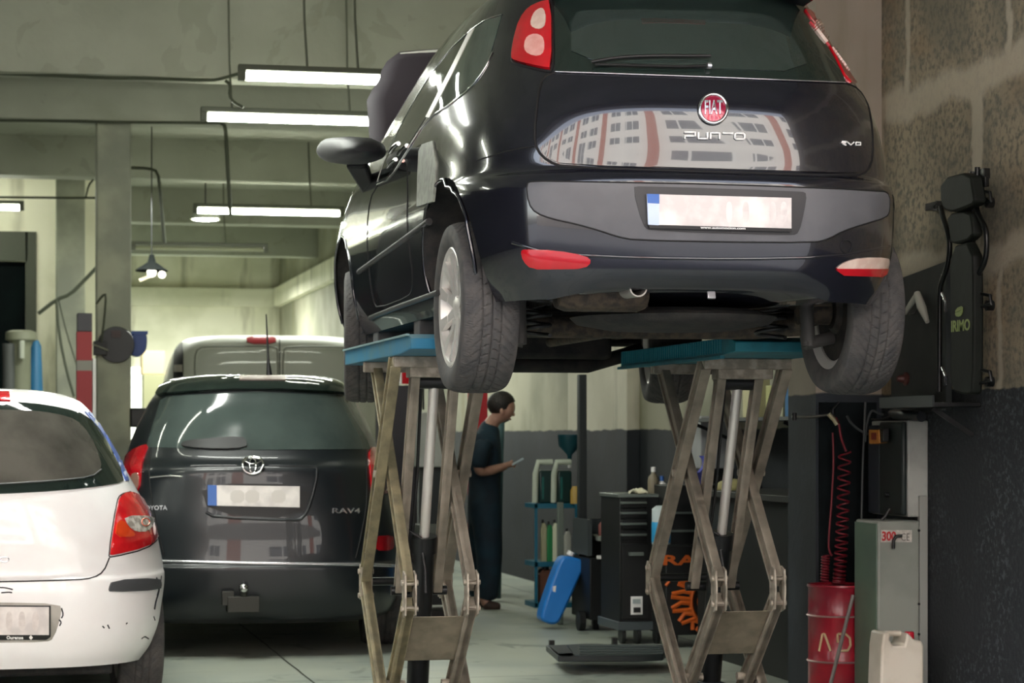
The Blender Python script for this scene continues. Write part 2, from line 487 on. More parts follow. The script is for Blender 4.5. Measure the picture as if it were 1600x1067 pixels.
def lip(p):
    if p.z < .42 and p.y < 0:
        zb = .312+.035*max(0, 1-(abs(p.x+.05)/.5)**4) if abs(p.x+.05) < .5 else .312
        f = (.42-p.z)/.12
        return V((p.x, p.y, .42-(.42-zb)*f))
    return p
bd.lip = lip
pu = Car(bd, punto, M_paint, M_dark, [(0, .43), (2.51, .43)], 'body', wr=.355)
pu.patch('tailgate', [(868,117),(852,122),(844,145),(838,212),(842,232),(858,248),(880,257),(1110,264),(1335,271),(1352,266),(1360,246),(1359,200),(1352,160),(1340,142),(1322,133)], M_paint, off=.006, it=1, step=6)
pu.line('panel_gap', [(868,113),(848,121),(841,145),(835,213),(839,235),(856,252),(880,261),(1110,268),(1337,275),(1356,268),(1364,246),(1363,200),(1356,160),(1342,139),(1322,130)], M_gap, r=.005, off=-.001, it=1)
pu.patch('rear_glass', [(866,-12),(1238,-12),(1250,4),(1300,82),(1321,130),(1100,121),(868,113)], M_frit, off=.004, step=8)
gl = pu.patch('glass_pane', [(893,22),(925,16),(1170,20),(1215,30),(1240,62),(1266,114),(1100,108),(893,101)], mat('rear pane glass', '#2a3431', .04, coat=.6, spec=.7), off=.0065, it=1, step=9)
pu.line('glass_seal', [(868,113),(1100,121),(1321,130)], M_silver, r=.0022, off=.004, it=0, label='pale line under rear glass')
sp = MB()
# roof spoiler over the glass
rws = []
for k in range(25):
    x = -.49+.98*k/24; c = (x/.49)**2
    rws.append([V((x, -.24+.05*c, 1.515-.03*c)), V((x, -.40+.07*c, 1.50-.035*c)), V((x, -.425+.07*c, 1.487-.035*c)), V((x, -.41+.07*c, 1.474-.035*c)), V((x, -.25+.05*c, 1.462-.03*c))])
obj('roof_spoiler', sp.grid(rws), M_paint, punto, 60, local=True)
obj('high_brake_light', MB().box((-.17,-.432,1.476),(.09,-.40,1.493)), M_red, punto, local=True, bevel=.003)
tl = pu.patch('tail_light', [(847,5),(863,3),(863,109),(850,108),(806,97),(801,92),(805,64),(814,32),(828,14)], M_red, off=.012, it=1, step=4, crown=.006)
pu.patch('lens', [(838,22),(856,16),(855,52),(831,49)], M_clear, off=.020, it=2, step=3, parent=tl, label='pale upper lens')
pu.patch('lens', [(826,59),(854,59),(853,95),(822,89)], mat('pink lens', '#c98a86', .1, coat=1., c2='#d9a8a0', scale=14), off=.020, it=2, step=3, parent=tl, label='pink lower lens')
pu.line('gasket', [(863,3),(865,60),(864,112),(850,111),(805,100),(799,93),(803,64),(812,32),(826,13)], M_gap, r=.005, it=1, parent=tl)
tr = pu.patch('tail_light', [(1252,12),(1268,20),(1302,58),(1338,112),(1341,131),(1323,130),(1297,76),(1268,34)], M_red, off=.010, it=1, step=4, label='right tail light seen edge-on')
for a, b in (((1272,34),(1292,62)), ((1300,74),(1322,112))):
    for i in range(9):
        t = i/9; x = a[0]+(b[0]-a[0])*t; y = a[1]+(b[1]-a[1])*t
        pu.patch('lens_rib', [(x,y),(x+8,y-1.5),(x+9,y+.6),(x+1,y+2)], M_clear, off=.0145, step=4, parent=tr)
# wiper
pu.line('wiper', [(925,104),(962,97),(1010,94),(1108,94)], M_black, r=[.004]+[.006]*200 if 0 else .006, off=.022, it=1)
wb = pu.line('wiper_blade', [(930,106),(990,107),(1060,109),(1100,108)], M_gap, r=.005, off=.016, it=1)
pu.line('wiper_pivot', [(1103,108),(1109,108)], M_silver, r=.011, off=.018, it=0)
# bumper
gp = pu.patch('bumper_insert', [(823,287),(832,283),(900,284),(1130,288),(1378,298),(1389,304),(1389,330),(1384,340),(1350,350),(1316,361),(1295,373),(1272,379),(1130,378),(992,375),(965,370),(936,360),(900,350),(862,342),(838,333),(826,318)], M_greyp, off=.002, it=1, step=7)
pu.line('insert_rim', [(823,287),(832,283),(900,284),(1130,288),(1378,298),(1389,304),(1389,330),(1384,340),(1350,350),(1316,361),(1295,373),(1272,379),(1130,378),(992,375),(965,370),(936,360),(900,350),(862,342),(838,333),(826,318)], M_gap, r=.003, off=.001, it=1, closed=True, parent=gp)
rc = pu.patch('plate_recess', [(988,293),(1000,291),(1252,299),(1260,303),(1256,330),(1248,363),(1238,368),(1016,361),(1004,352)], mat('dark recess plastic', '#26272a', .45), off=.0045, it=1, step=7)
pl = pu.patch('number_plate', [(1009,304),(1234,310),(1234,357),(1011,351)], M_plate, off=.016, thick=-.009, step=9, parent=rc, label='white number plate with blurred characters')
pu.patch('country_strip', [(1009,304),(1028,304.5),(1028,352),(1011,351)], mat('plate pale blue', '#b7c6e4', .35), off=.0175, thick=-.012, step=6, parent=pl)
pu.patch('country_flag', [(1009,304),(1028,304.5),(1028,319),(1010,318)], M_blue, off=.019, thick=-.013, step=6, parent=pl)
pu.patch('plate_frame', [(1011,351.5),(1234,357.5),(1234,362),(1013,356.5)], M_black, off=.018, thick=-.009, step=9, parent=rc)
pu.text('frame_lettering', 'www.automocion.com', 1092, 353.6, 1162, 357.2, M_white, off=.0195, parent=rc, drop=1.5, bold=.01)
for cx_, tone in ((1137,'#cdc7c4'),(1163,'#c2bbb9'),(1205,'#c6bfbd'),(1222,'#b5aeae')):
    pu.patch('blurred_character', [(cx_-5,316),(cx_+5,316),(cx_+5,348),(cx_-5,348)], mat('smudge '+tone, tone, .4, c2='#d6d0cd', scale=12), off=.0166, thick=-.014, it=2, step=5, parent=pl)
pu.patch('rear_reflector', [(815,392),(822,389),(870,391),(915,399),(925,408),(914,419),(868,420),(832,420),(819,407)], M_red, off=.007, it=1, step=4, crown=.004)
rf = pu.patch('reversing_light', [(1308,418),(1320,409),(1344,402),(1384,402),(1388,407),(1383,427),(1376,431),(1316,429),(1307,422)], M_clear, off=.007, it=1, step=4, label='right lamp with clear top and red strip')
pu.patch('red_strip', [(1307,419),(1385,419),(1382,428),(1376,431.5),(1316,429.5),(1307,423)], M_red, off=.010, step=4, parent=rf)
cc = [(1322+9*math.cos(a*PI/12), 385+10*math.sin(a*PI/12)) for a in range(24)]
pu.line('towing_cover', cc, M_gap, r=.002, off=.001, it=0, closed=True, step=3)
pu.line('bumper_crease', [(800,379),(860,396),(930,400),(1000,403),(1150,405),(1300,402),(1390,385)], M_paint, r=.007, off=-.0035, it=1)
pu.line('bumper_seam', [(745,251),(760,246),(800,234),(835,229)], M_gap, r=.003, it=1)
# badge and names
bg = pu.line('badge', [(1113+21.5*math.cos(a*PI/16), 172+22*math.sin(a*PI/16)) for a in range(32)], M_chrome, r=.0065, off=.012, it=0, closed=True, step=3)
pu.patch('badge_disc', [(1113+20*math.cos(a*PI/12), 172+20.5*math.sin(a*PI/12)) for a in range(24)], mat('badge red', '#8f1b3a', .2, .3, coat=1.), off=.011, step=4, parent=bg, crown=.004)
pu.text('badge_lettering', 'FIAT', 1099, 160, 1127, 181, M_silver, off=.018, parent=bg, bold=.012)
pu.strokes('model_lettering', [[(1069,218),(1069,213.6),(1085,213.6),(1085,207.8),(1068,207.8)], [(1090,208),(1090,217.6),(1104,217.8),(1104,208.2)],
  [(1109,218.2),(1109,209),(1123,209),(1123,218.4)], [(1128,209.3),(1144,209.6)], [(1147,211.5),(1149,209.6),(1160,209.8),(1162,211.5),(1162,216.5),(1160,218.6),(1149,218.4),(1147,216.5),(1147,211.5)]], M_white, r=.0036, off=.010)
pu.strokes('trim_lettering', [[(1320,222.5),(1313,222.2),(1312,224),(1319,224.6),(1313,226.5),(1319,227.8)], [(1321,223),(1326,227.8),(1331,223.2)], [(1334,223.5),(1341,223.6),(1341,227.8),(1334,227.8),(1334,223.5)]], M_white, r=.0026, off=.010)
# side glass and lines, left flank
pu.patch('quarter_window', [(677,179),(700,130),(743,44),(762,31),(784,25),(768,80),(757,108),(737,133),(700,163)], M_glass, off=.002, step=5, label='rear side window')
pu.patch('side_window', [(589,283),(597,262),(612,226),(640,172),(668,126),(702,80),(736,50),(705,112),(667,181),(635,232),(606,276)], M_frit, off=.002, step=5, label='front side window')
pu.patch('pillar_reflection', [(666,183),(672,184),(708,115),(742,44),(736,45),(702,113)], mat('pale pillar reflection', '#a3a598', .4, .0), off=.004, step=5)  # reflection of the lit wall on the black pillar, painted as a pale strip
pu.line('belt_trim', [(590,288),(608,281),(637,235),(668,186),(702,165),(737,136),(757,110),(770,82)], M_chrome, r=.0035, off=.002, it=1)
pu.line('window_seal', [(590,284),(597,262),(612,226),(640,171),(668,124),(704,77),(735,48),(760,30),(785,23)], M_chrome, r=.0025, off=.002, it=1)
pu.line('door_gap', [(636,250),(637,300),(636,350),(640,395),(645,425),(645,452),(638,464),(590,482),(583,470),(576,420),(573,360),(578,310),(590,290)], M_gap, r=.003, it=1)
pu.line('side_moulding', [(560,425),(595,400),(634,372),(669,346)], M_black, r=.014, off=-.004, it=1)
pu.line('door_handle', [(617,240),(623,231),(630,226)], M_chrome, r=.009, off=.02, it=1)
pu.line('door_handle', [(612,262),(617,255),(624,250)], M_chrome, r=.008, off=.015, it=1)
pu.line('sill_trim', [(578,497),(620,480),(660,466),(684,457)], M_black, r=.012, off=-.003, it=1)
pu.patch('masking_tape', [(656,236),(661,226),(678,220),(683,255),(681,287),(678,315),(653,323),(654,280)], mat('grey masking film', '#6f736b', .4, c2='#858a80', scale=30), off=.006, it=0, step=6, label='grey film taped over the door edge')
for yw in (0, 2.51):
    q_ = [pu.bvh.find_nearest(V((-1.0, yw+.362*math.cos(PI*k/30), .43+.362*math.sin(PI*k/30))))[0] for k in range(-3, 34)]
    obj('arch_edge', MB().tube([V((p.x+.002, p.y, p.z)) for p in q_], .008, 8), M_paint, punto, 60, local=True)
# mirror
mp = [onx(px_, py_, 1.46) for px_, py_ in ((518,233),(530,217),(552,213),(575,215),(585,232),(580,250),(560,258),(538,256),(522,246))]
cm = sum(mp, V())/len(mp)
mbm = MB()
for off_, sc in ((-.06, .3), (-.05, .75), (-.01, .98), (.04, 1.), (.09, .8), (.12, .3)):
    pass
rg = [[mbm.bm.verts.new(cm+(p-cm)*sc+V((0, 0, 0))+V((-off_, 0, 0))) for p in smooth_poly([tuple(q) for q in mp], 1) for p in [V(p)]] for off_, sc in ((-.10,.35),(-.08,.7),(-.03,.96),(.03,1.),(.08,.9),(.11,.5))]
for A, B in zip(rg, rg[1:]):
    for k in range(len(A)): mbm.bm.faces.new((A[k], A[(k+1) % len(A)], B[(k+1) % len(A)], B[k]))
mbm.bm.faces.new(rg[0]); mbm.bm.faces.new(rg[-1][::-1])
mi = obj('wing_mirror', mbm, mat('matt mirror plastic', '#1b1c20', .55), punto, 60)
obj('mirror_stalk', MB().bar(cm+V((.02,.0,-.05)), onx(577, 297, 1.62), .09, .05, w2=.06, h2=.05), M_black, mi, 40, bevel=.012)
# open bonnet
hz = []
for i in range(13):
    t = i/12; z = 1.06+.66*t; y = 2.40+.30*t-.05*math.sin(PI*t); r_ = []
    hwid = .715 if t < .62 else .715-.19*((t-.62)/.38)**1.2-.02*math.sin((t-.62)/.38*PI*2)
    for k in range(17):
        u = -1+2*k/16; r_.append(V((hwid*u, y+.05*u*u, z-.03*u*u*t)))
    hz.append(r_)
hb = MB().grid(hz)
hd = obj('bonnet', hb, mat('bonnet underside paint', '#332e34', .7, coat=0.), punto, 60, local=True, label='open bonnet standing up ahead of the windscreen')
sm = hd.modifiers.new('thick', 'SOLIDIFY'); sm.thickness = .02
obj('bonnet_lip', MB().tube([V((-.525+1.05*k/16, 2.685+.05*(2*k/16-1)**2, 1.715-.03*(2*k/16-1)**2)) for k in range(17)], 0.016, 8), mat('bonnet lip highlight', '#d5d8cf', .4), hd, 60, local=True)  # highlight along the bonnet edge is put into the lip's pale colour
obj('bonnet_prop', MB().tube([V((.4,2.5,1.0)), V((.45,2.66,1.5))], .006, 8), M_black, hd, 60, local=True)
# wheels
WMS = wheel_meshes(.315, .2, .212, 10, M_tyre, M_alu, M_disc, 'v')
for x_, y_, s_, r_ in ((-.713, 0, -1, .3), (.75, 0, 1, 1.1), (-.725, 2.51, -1, .8), (.755, 2.51, 1, .2)): put_wheel(punto, WMS, x_, y_, .31, s_, r_, steer=math.radians(-8.5) if y_ else 0)
# underside
u = MB(); u.lathe([(0,.225),(.25,.232),(.36,.252),(.385,.275),(.30,.302),(.0,.305)], Matrix.Translation((0.02,-.08,0)), 48)
obj('spare_wheel_well', u, M_dark, punto, 50, local=True)
u = MB().tube([V((-.62,.12,.27)), V((-.45,.30,.26)), V((0,.34,.26)), V((.45,.30,.26)), V((.62,.12,.27))], .045, 14)
for s_ in (-1, 1): u.tube([V((s_*.6,.0,.29)), V((s_*.58,.18,.27)), V((s_*.52,.5,.34))], .035, 10); u.cyl(V((s_*.54,0,.31)), V((s_*.66,0,.31)), .05)
obj('axle_beam', u, M_rust, punto, 50, local=True)
for s_ in (-1, 1):
    pts = [V((s_*.465+.058*math.cos(a*.35), .10+.058*math.sin(a*.35), .215+.0022*a)) for a in range(90)]
    obj('coil_spring', MB().tube(pts, .008, 8), M_black, punto, 60, local=True)
    obj('shock_absorber', MB().cyl(V((s_*.56,-.06,.175)), V((s_*.555,-.02,.50)), .026).cyl(V((s_*.545,-.06,.185)), V((s_*.66,-.04,.21)), .024), mat('dusty damper', '#3b3a38', .6), punto, 40, local=True)
sil = MB()
Mx = Matrix.Translation((-.36,-.43,.34)) @ Matrix.Rotation(PI/2, 4, 'Y') @ Matrix.Diagonal((.75, 1, 1, 1))
sil.lathe([(0,-.16),(.07,-.15),(.085,-.12),(.085,.14),(.07,.17),(0,.18)], Mx, 24)
ex = obj('exhaust_silencer', sil, M_rust, punto, 40, local=True)
obj('exhaust_tip', MB().lathe([(.030,-.12),(.033,-.12),(.033,.06),(.028,.06),(.028,-.11)], Matrix.Translation((-.27,-.56,.352)) @ Matrix.Rotation(PI/2, 4, 'X') @ Matrix.Rotation(.1, 4, 'Y'), 24, closed=True), mat('sooty tail pipe', '#8d8a84', .45, .3), ex, 40, local=True)
obj('exhaust_pipe', MB().tube([V((-.2,-.4,.33)), V((-.1,-.1,.29)), V((.05,.6,.27)), V((.05,2.0,.27))], .025, 10), M_rust, ex, 50, local=True)
u = MB().box((-.42,.45,.26),(.42,1.1,.34)).box((-.4,2.2,.20),(.4,2.8,.34)).box((-.35,1.1,.29),(-.12,2.1,.34)); obj('floor_pan', u, M_dark, punto, local=True, bevel=.03)
obj('front_subframe', MB().tube([V((-.6,2.45,.25)), V((-.3,2.3,.17)), V((.3,2.3,.17)), V((.6,2.45,.25))], .035, 10).tube([V((-.62,2.5,.29)), V((.62,2.5,.29))], .02, 8), M_dark, punto, 50, local=True)
u = MB()
for i in range(7):
    a = V((.05+i*.075, -.52+.01*i, .372-.006*(i % 3))); u.bar(a, a+V((.07,.01,-.004*(i % 2))), .05, .02)
obj('heat_shield', u, mat('pale heat shield', '#8b8674', .5, .5, c2='#5e5a4c', scale=30), punto, local=True, bevel=.004)
obj('towing_eye', MB().bar(V((.02,-.55,.36)), V((.02,-.56,.32)), .03, .012), M_silver, punto, local=True, bevel=.003)
# ================================================================ the setting
class NG:
    def __init__(s, name, rough=.8, bump=None):
        s.m = bpy.data.materials.new(name); s.m.use_nodes = True; s.nt = s.m.node_tree; s.b = s.nt.nodes['Principled BSDF']; s.b.inputs['Roughness'].default_value = rough
        s.g = s.nt.nodes.new('ShaderNodeNewGeometry'); sp = s.nt.nodes.new('ShaderNodeSeparateXYZ'); s.l(s.g.outputs['Position'], sp.inputs[0])
        s.x, s.y, s.z = sp.outputs
    def l(s, a, b): s.nt.links.new(a, b)
    def f(s, op, *a, clamp=False):
        n = s.nt.nodes.new('ShaderNodeMath'); n.operation = op; n.use_clamp = clamp
        for i, v in enumerate(a):
            if isinstance(v, (int, float)): n.inputs[i].default_value = v
            else: s.l(v, n.inputs[i])
        return n.outputs[0]
    def noise(s, scale, detail=5, vec=None, dist=0., sc=None):
        n = s.nt.nodes.new('ShaderNodeTexNoise'); n.inputs['Scale'].default_value = scale; n.inputs['Detail'].default_value = detail; n.inputs['Distortion'].default_value = dist
        v = vec or s.g.outputs['Position']
        if sc:
            mp = s.nt.nodes.new('ShaderNodeMapping'); mp.inputs['Scale'].default_value = sc; s.l(v, mp.inputs['Vector']); v = mp.outputs[0]
        s.l(v, n.inputs['Vector']); return n.outputs['Fac']
    def mix(s, fac, a, b):
        n = s.nt.nodes.new('ShaderNodeMix'); n.data_type = 'RGBA'
        if isinstance(fac, (int, float)): n.inputs[0].default_value = fac
        else: s.l(fac, n.inputs[0])
        for i, v in ((6, a), (7, b)):
            if isinstance(v, str) and v.startswith('#'): n.inputs[i].default_value = (*lin(v), 1)
            else: s.l(v, n.inputs[i])
        return n.outputs[2]
    def step(s, v, lo, hi):
        n = s.nt.nodes.new('ShaderNodeMapRange'); n.interpolation_type = 'SMOOTHSTEP'; s.l(v, n.inputs[0]); n.inputs[1].default_value = lo; n.inputs[2].default_value = hi
        return n.outputs[0]
    def col(s, c): s.l(c, s.b.inputs['Base Color']); return s
    def bump(s, h, st=.3, d=.01):
        n = s.nt.nodes.new('ShaderNodeBump'); n.inputs['Strength'].default_value = st; n.inputs['Distance'].default_value = d; s.l(h, n.inputs['Height']); s.l(n.outputs[0], s.b.inputs['Normal']); return s
# right wall: big concrete blocks with smeared mortar above a dark painted dado
g = NG('block wall over dark dado', .85)
zz = g.f('ADD', g.z, g.f('MULTIPLY', g.f('SUBTRACT', g.noise(3.), .5), .22)); yy = g.f('ADD', g.y, g.f('MULTIPLY', g.f('SUBTRACT', g.noise(3.7, 5, sc=(1, 1, 1.3)), .5), .16))
def band(g, v, c, w, so=.03): return g.f('SUBTRACT', 1., g.step(g.f('ABSOLUTE', g.f('SUBTRACT', v, c)), w, w+so))
row = [(1.48, 2.07, (9.24, 10.15, 8.2)), (2.07, 2.86, (9.48, 10.6, 8.5)), (2.86, 3.75, (10.27, 9.15, 8.1))]
mk = None
for z0, z1, ys in row:
    h = band(g, zz, z1, .035, .07); mk = h if mk is None else g.f('MAXIMUM', mk, h)
    inr = g.f('MULTIPLY', g.f('GREATER_THAN', g.z, z0), g.f('LESS_THAN', g.z, z1))
    for i, y_ in enumerate(ys): mk = g.f('MAXIMUM', mk, g.f('MULTIPLY', inr, band(g, yy, y_, .045 if z0 == 2.07 and i == 0 else .012, .03)))
blk = g.mix(g.step(g.noise(2.2, 8), .35, .65), '#7a7362', '#988b74'); blk = g.mix(g.step(g.noise(38, 6), .4, .7), blk, '#625e54')
blk = g.mix(g.f('MULTIPLY', g.step(g.noise(1.3, 4, sc=(1, 1, 1.7)), .5, .7), .6), blk, '#8c6f4e')
up = g.mix(g.f('MULTIPLY', mk, .75), blk, '#b3a996')
dk = g.mix(g.step(g.noise(48, 4), .5, .66), '#1f2428', '#4a4f52'); dk = g.mix(g.step(g.noise(1.6, 6), .42, .62), dk, '#22262a')
edge = g.f('ADD', g.z, g.f('MULTIPLY', g.f('SUBTRACT', g.noise(7, 6), .5), .05))
g.col(g.mix(g.step(edge, 1.475, 1.487), dk, up)).bump(g.noise(40, 6), .6, .008); G_RIGHT = g.m
# plastered parts: beige above, dark below
def two_tone(name, top, top2, low, low2, h, rough=.75, stain='#6b664e'):
    g = NG(name, rough); a = g.mix(g.step(g.noise(1.4, 7), .38, .62), top, top2)
    a = g.mix(g.f('MULTIPLY', g.step(g.noise(1., 8, sc=(3, 3, .5)), .56, .7), .5), a, stain)
    b = g.mix(g.step(g.noise(2.5, 7), .4, .6), low, low2)
    e = g.f('ADD', g.z, g.f('MULTIPLY', g.f('SUBTRACT', g.noise(5, 5), .5), .04))
    g.col(g.mix(g.step(e, h-.006, h+.006), b, a)).bump(g.noise(25, 6), .25, .006); return g.m
G_PIER = two_tone('plastered pier', '#a3978a', '#958a7d', '#262d35', '#1c2229', 1.48)
G_SIDE = two_tone('side wall plaster', '#969480', '#7c7d69', '#171d22', '#10161a', 1.32, stain='#7a7350')
G_BACK = two_tone('back wall plaster', '#dad8c2', '#cac9b0', '#8b8c74', '#77796a', .9)
g = NG('painted concrete ceiling', .8)
c = g.mix(g.step(g.noise(.9, 7), .35, .65), '#a3a597', '#949688'); c = g.mix(g.f('MULTIPLY', g.step(g.noise(1.6, 9, dist=2.2), .60, .63), .16), c, '#5d6049')
c = g.mix(g.f('MULTIPLY', g.step(g.noise(2.2, 6, sc=(.5, 3.5, 1), dist=.6), .57, .72), .2), c, '#6b6f55')
g.col(c).bump(g.noise(9, 7), .3, .02); G_CEIL = g.m
g = NG('column paint', .7); g.col(g.mix(g.step(g.noise(2, 6), .4, .6), '#9b9d8a', '#85887a')).bump(g.noise(20, 5), .2, .01); G_COL = g.m
g = NG('worn workshop floor', .45)
c = g.mix(g.step(g.noise(1.1, 8), .35, .65), '#a2a89b', '#8f978f'); c = g.mix(g.f('MULTIPLY', g.step(g.noise(6, 8, sc=(1, .35, 1)), .52, .66), .45), c, '#a0a596'); c = g.mix(g.f('MULTIPLY', g.step(g.noise(2.3, 9, dist=1.5), .6, .66), .5), c, '#4a5149')
jn = None
for k_ in (1.58, 4.2): b_ = band(g, g.f('ADD', g.x, g.f('MULTIPLY', g.f('SUBTRACT', g.noise(1.5), .5), .03)), k_, .004, .004); jn = b_ if jn is None else g.f('MAXIMUM', jn, b_)
for k_ in (11.95, 16.2, 20.4): jn = g.f('MAXIMUM', jn, band(g, g.y, k_, .004, .004))
g.col(g.mix(jn, c, '#31352f')).bump(g.noise(12, 7), .15, .01); G_FLOOR = g.m
g = NG('street asphalt', .85); g.col(g.mix(g.noise(60), '#55565a', '#6d6e70')); G_ST = g.m
WL, WR = -7., 4.2; YF, YB = 5.6, 38.5; CE = 4.75
struct('floor', MB().box((WL-.3, YF, -.2), (5.2, YB+.3, 0)), G_FLOOR)
struct('ceiling', MB().box((WL-.3, YF, CE), (5.2, YB+.3, CE+.25)), G_CEIL)
struct('wall_right', MB().box((WR, YF, 0), (WR+.3, 11.0, CE)), G_RIGHT)
pier = struct('trim_1', MB().box((3.86, 10.6, 0), (WR+.3, 11.0, CE)), G_PIER)
SW = 4.55
struct('wall_side', MB().box((SW, 11.0, 0), (SW+.3, YB, CE)), G_SIDE)
struct('wall_left', MB().box((WL-.3, YF, 0), (WL, YB, CE)), mat('dim left wall', '#2e312c', .8, c2='#262824', scale=1))
struct('wall_back', MB().box((WL-.3, YB, 0), (SW+.3, YB+.3, CE)), G_BACK)
# front wall with the vehicle entrance
struct('wall_front', MB().box((WL-.3, YF-.3, 0), (-6., YF, CE)).box((-6., YF-.3, 4.45), (WR+.3, YF, CE)).box((WR+.05, YF-.3, 0), (WR+.3, YF, 4.45)), mat('front wall render', '#8a8378', .85, c2='#7a7469', scale=2))
# cornice of the far hall
cz = 3.42
struct('trim_2', MB().box((SW-.12, 20, cz), (SW, YB, cz+.30)).box((WL, YB-.12, cz), (SW-.12, YB, cz+.30)), G_BACK)
# lowered ceiling over the far bays and beams across the hall
def yd(d, px=300):                       # depth d seen at column px -> world y
    return P(px, 0, d).y
for n_, (d_, z_, w_, hh) in enumerate(((17.2, 3.95, .30, .44), (19.7, 3.95, .32, .26), (24.2, 3.97, .35, .30), (29., 3.95, .35, .3), (33.5, 3.9, .3, .3))):
    y_ = yd(d_); struct('trim_%d' % (n_+3), MB().box((WL, y_, z_), (SW, y_+w_, CE)), G_CEIL, bevel=.01)
struct('trim_8', MB().box((WL, 17.5, 4.39), (SW, YB, CE)), G_CEIL)
# columns and the partition at the left
def colx(p0, p1, y): return onx, ony(p0, 680, y).x, ony(p1, 680, y).x
_, a_, b_ = colx(151, 205, yd(19.75)+.02)
struct('trim_9', MB().box((a_, yd(19.75)+.02, 0), (b_, yd(19.75)+.32, 4.2)), G_COL, bevel=.015)
_, a_, b_ = colx(88, 133, 25.5)
struct('trim_10', MB().box((a_, 25.5, 0), (b_, 25.8, 4.2)), G_COL, bevel=.015)
YP = 26.4
_, a_, b_ = colx(-10, 57, YP); _, c_, _ = colx(150, 200, YP)
zt = ony(30, 362, YP).z
struct('wall_bay', MB().box((WL, YP-.2, 0), (-1.2, YP+.2, CE)), mat('dark bay wall', '#24262a', .8, c2='#1c2022', scale=1))
struct('wall_partition', MB().box((b_, YP, 0), (c_+.05, YP+.2, CE)).box((-1.2, YP, zt), (b_, YP+.2, CE)), G_BACK)
dr = MB().box((-1.2, YP+.08, 0), (b_-.12, YP+.12, zt-.33)); struct('door_1', dr, mat('dark roller door', '#070d0e', .9, c2='#0a1313', scale=3, spec=.1))
struct('trim_11', MB().box((-1.2, YP-.03, zt-.33), (b_-.10, YP+.04, zt)).box((b_-.12, YP-.03, 0), (b_, YP+.04, zt)), mat('door frame grey', '#43473c', .7))
# bright window low in the back wall
p0 = ony(203, 640, YB-.02); p1 = ony(250, 560, YB-.02)
wn = MB().box((p0.x, YB-.03, p0.z-.5), (p1.x, YB-.01, p1.z-.15))
struct('window_1', wn, mat('daylit frosted window', '#ffffff', .5, emis='#f4ffe0', estr=2.2))
# deep piers along the side wall
for n_, (px_, w_) in enumerate(((905, .12),)):
    pass
y0_ = onx(908, 600, SW).y; y1_ = onx(945, 600, SW).y
struct('trim_12', MB().box((SW-.10, onx(1000, 600, SW).y, 0), (SW, onx(906, 600, SW).y, CE)), two_tone('pale pier', '#c2bfad', '#b3b09d', '#1c2126', '#15191d', 1.32), bevel=.005)
# the street, the facade across it
struct('street_ground', MB().box((-40, -16, -.25), (40, YF, -.02)), G_ST)
g = NG('facade', .7)
def inband(g, v, a, b): return g.f('MULTIPLY', g.f('GREATER_THAN', v, a), g.f('LESS_THAN', v, b))
px_ = g.f('MODULO', g.f('ADD', g.x, 200.), 6.4); pz_ = g.f('MODULO', g.z, 3.1)
brick = g.f('MAXIMUM', inband(g, px_, 0., .95), 0.)
winm = g.f('MULTIPLY', inband(g, pz_, .9, 2.5), g.f('MAXIMUM', inband(g, px_, 1.7, 3.3), inband(g, px_, 3.9, 5.7)))
mull = g.f('LESS_THAN', g.f('MODULO', g.f('ADD', g.x, 200.), .8), .10)
cc_ = g.mix(brick, '#dedad2', '#9c4f3a'); cc_ = g.mix(winm, cc_, '#454c56'); cc_ = g.mix(g.f('MULTIPLY', winm, mull), cc_, '#e8e6e0')
cc_ = g.mix(g.f('LESS_THAN', g.z, 3.2), cc_, '#6f6a66')
g.col(cc_); G_FAC = g.m
fb = struct('facade_across_street', MB().box((-30, -10.5, 0), (21, -9, 15)), G_FAC)
struct('side_facade', MB().box((21.5, -10.5, 0), (34, -8, 14)), mat('brown side facade', '#8a4f34', .8))
# light
EXPO = .2
W = bpy.data.worlds.new('sky'); bpy.context.scene.world = W; W.use_nodes = True; nt = W.node_tree
st = nt.nodes.new('ShaderNodeTexSky'); st.sky_type = 'NISHITA'; st.sun_disc = False; st.sun_elevation = math.radians(42); st.sun_rotation = 0.3; st.air_density = 1.; st.dust_density = 2.5
hs = nt.nodes.new('ShaderNodeHueSaturation'); hs.inputs['Saturation'].default_value = .45
nt.links.new(st.outputs[0], hs.inputs['Color']); nt.links.new(hs.outputs[0], nt.nodes['Background'].inputs[0]); nt.nodes['Background'].inputs[1].default_value = 1.3
def light(kind, name, loc, energy, color=(1,1,1), size=(1, .1), d=None, spread=None, angle=.02):
    l = bpy.data.lights.new(name, kind); l.energy = energy; l.color = color; o = bpy.data.objects.new(name, l); C.objects.link(o); o.location = loc
    if kind == 'AREA': l.shape = 'RECTANGLE'; l.size, l.size_y = size
    if kind == 'SUN': l.angle = angle
    if d is not None: o.rotation_euler = V(d).to_track_quat('-Z', 'Y').to_euler()
    return o
light('SUN', 'sun', (0, 0, 20), 8.5, (1, .97, .92), d=(-.25, -.75, -.72))
GRN = (.97, 1., .92)
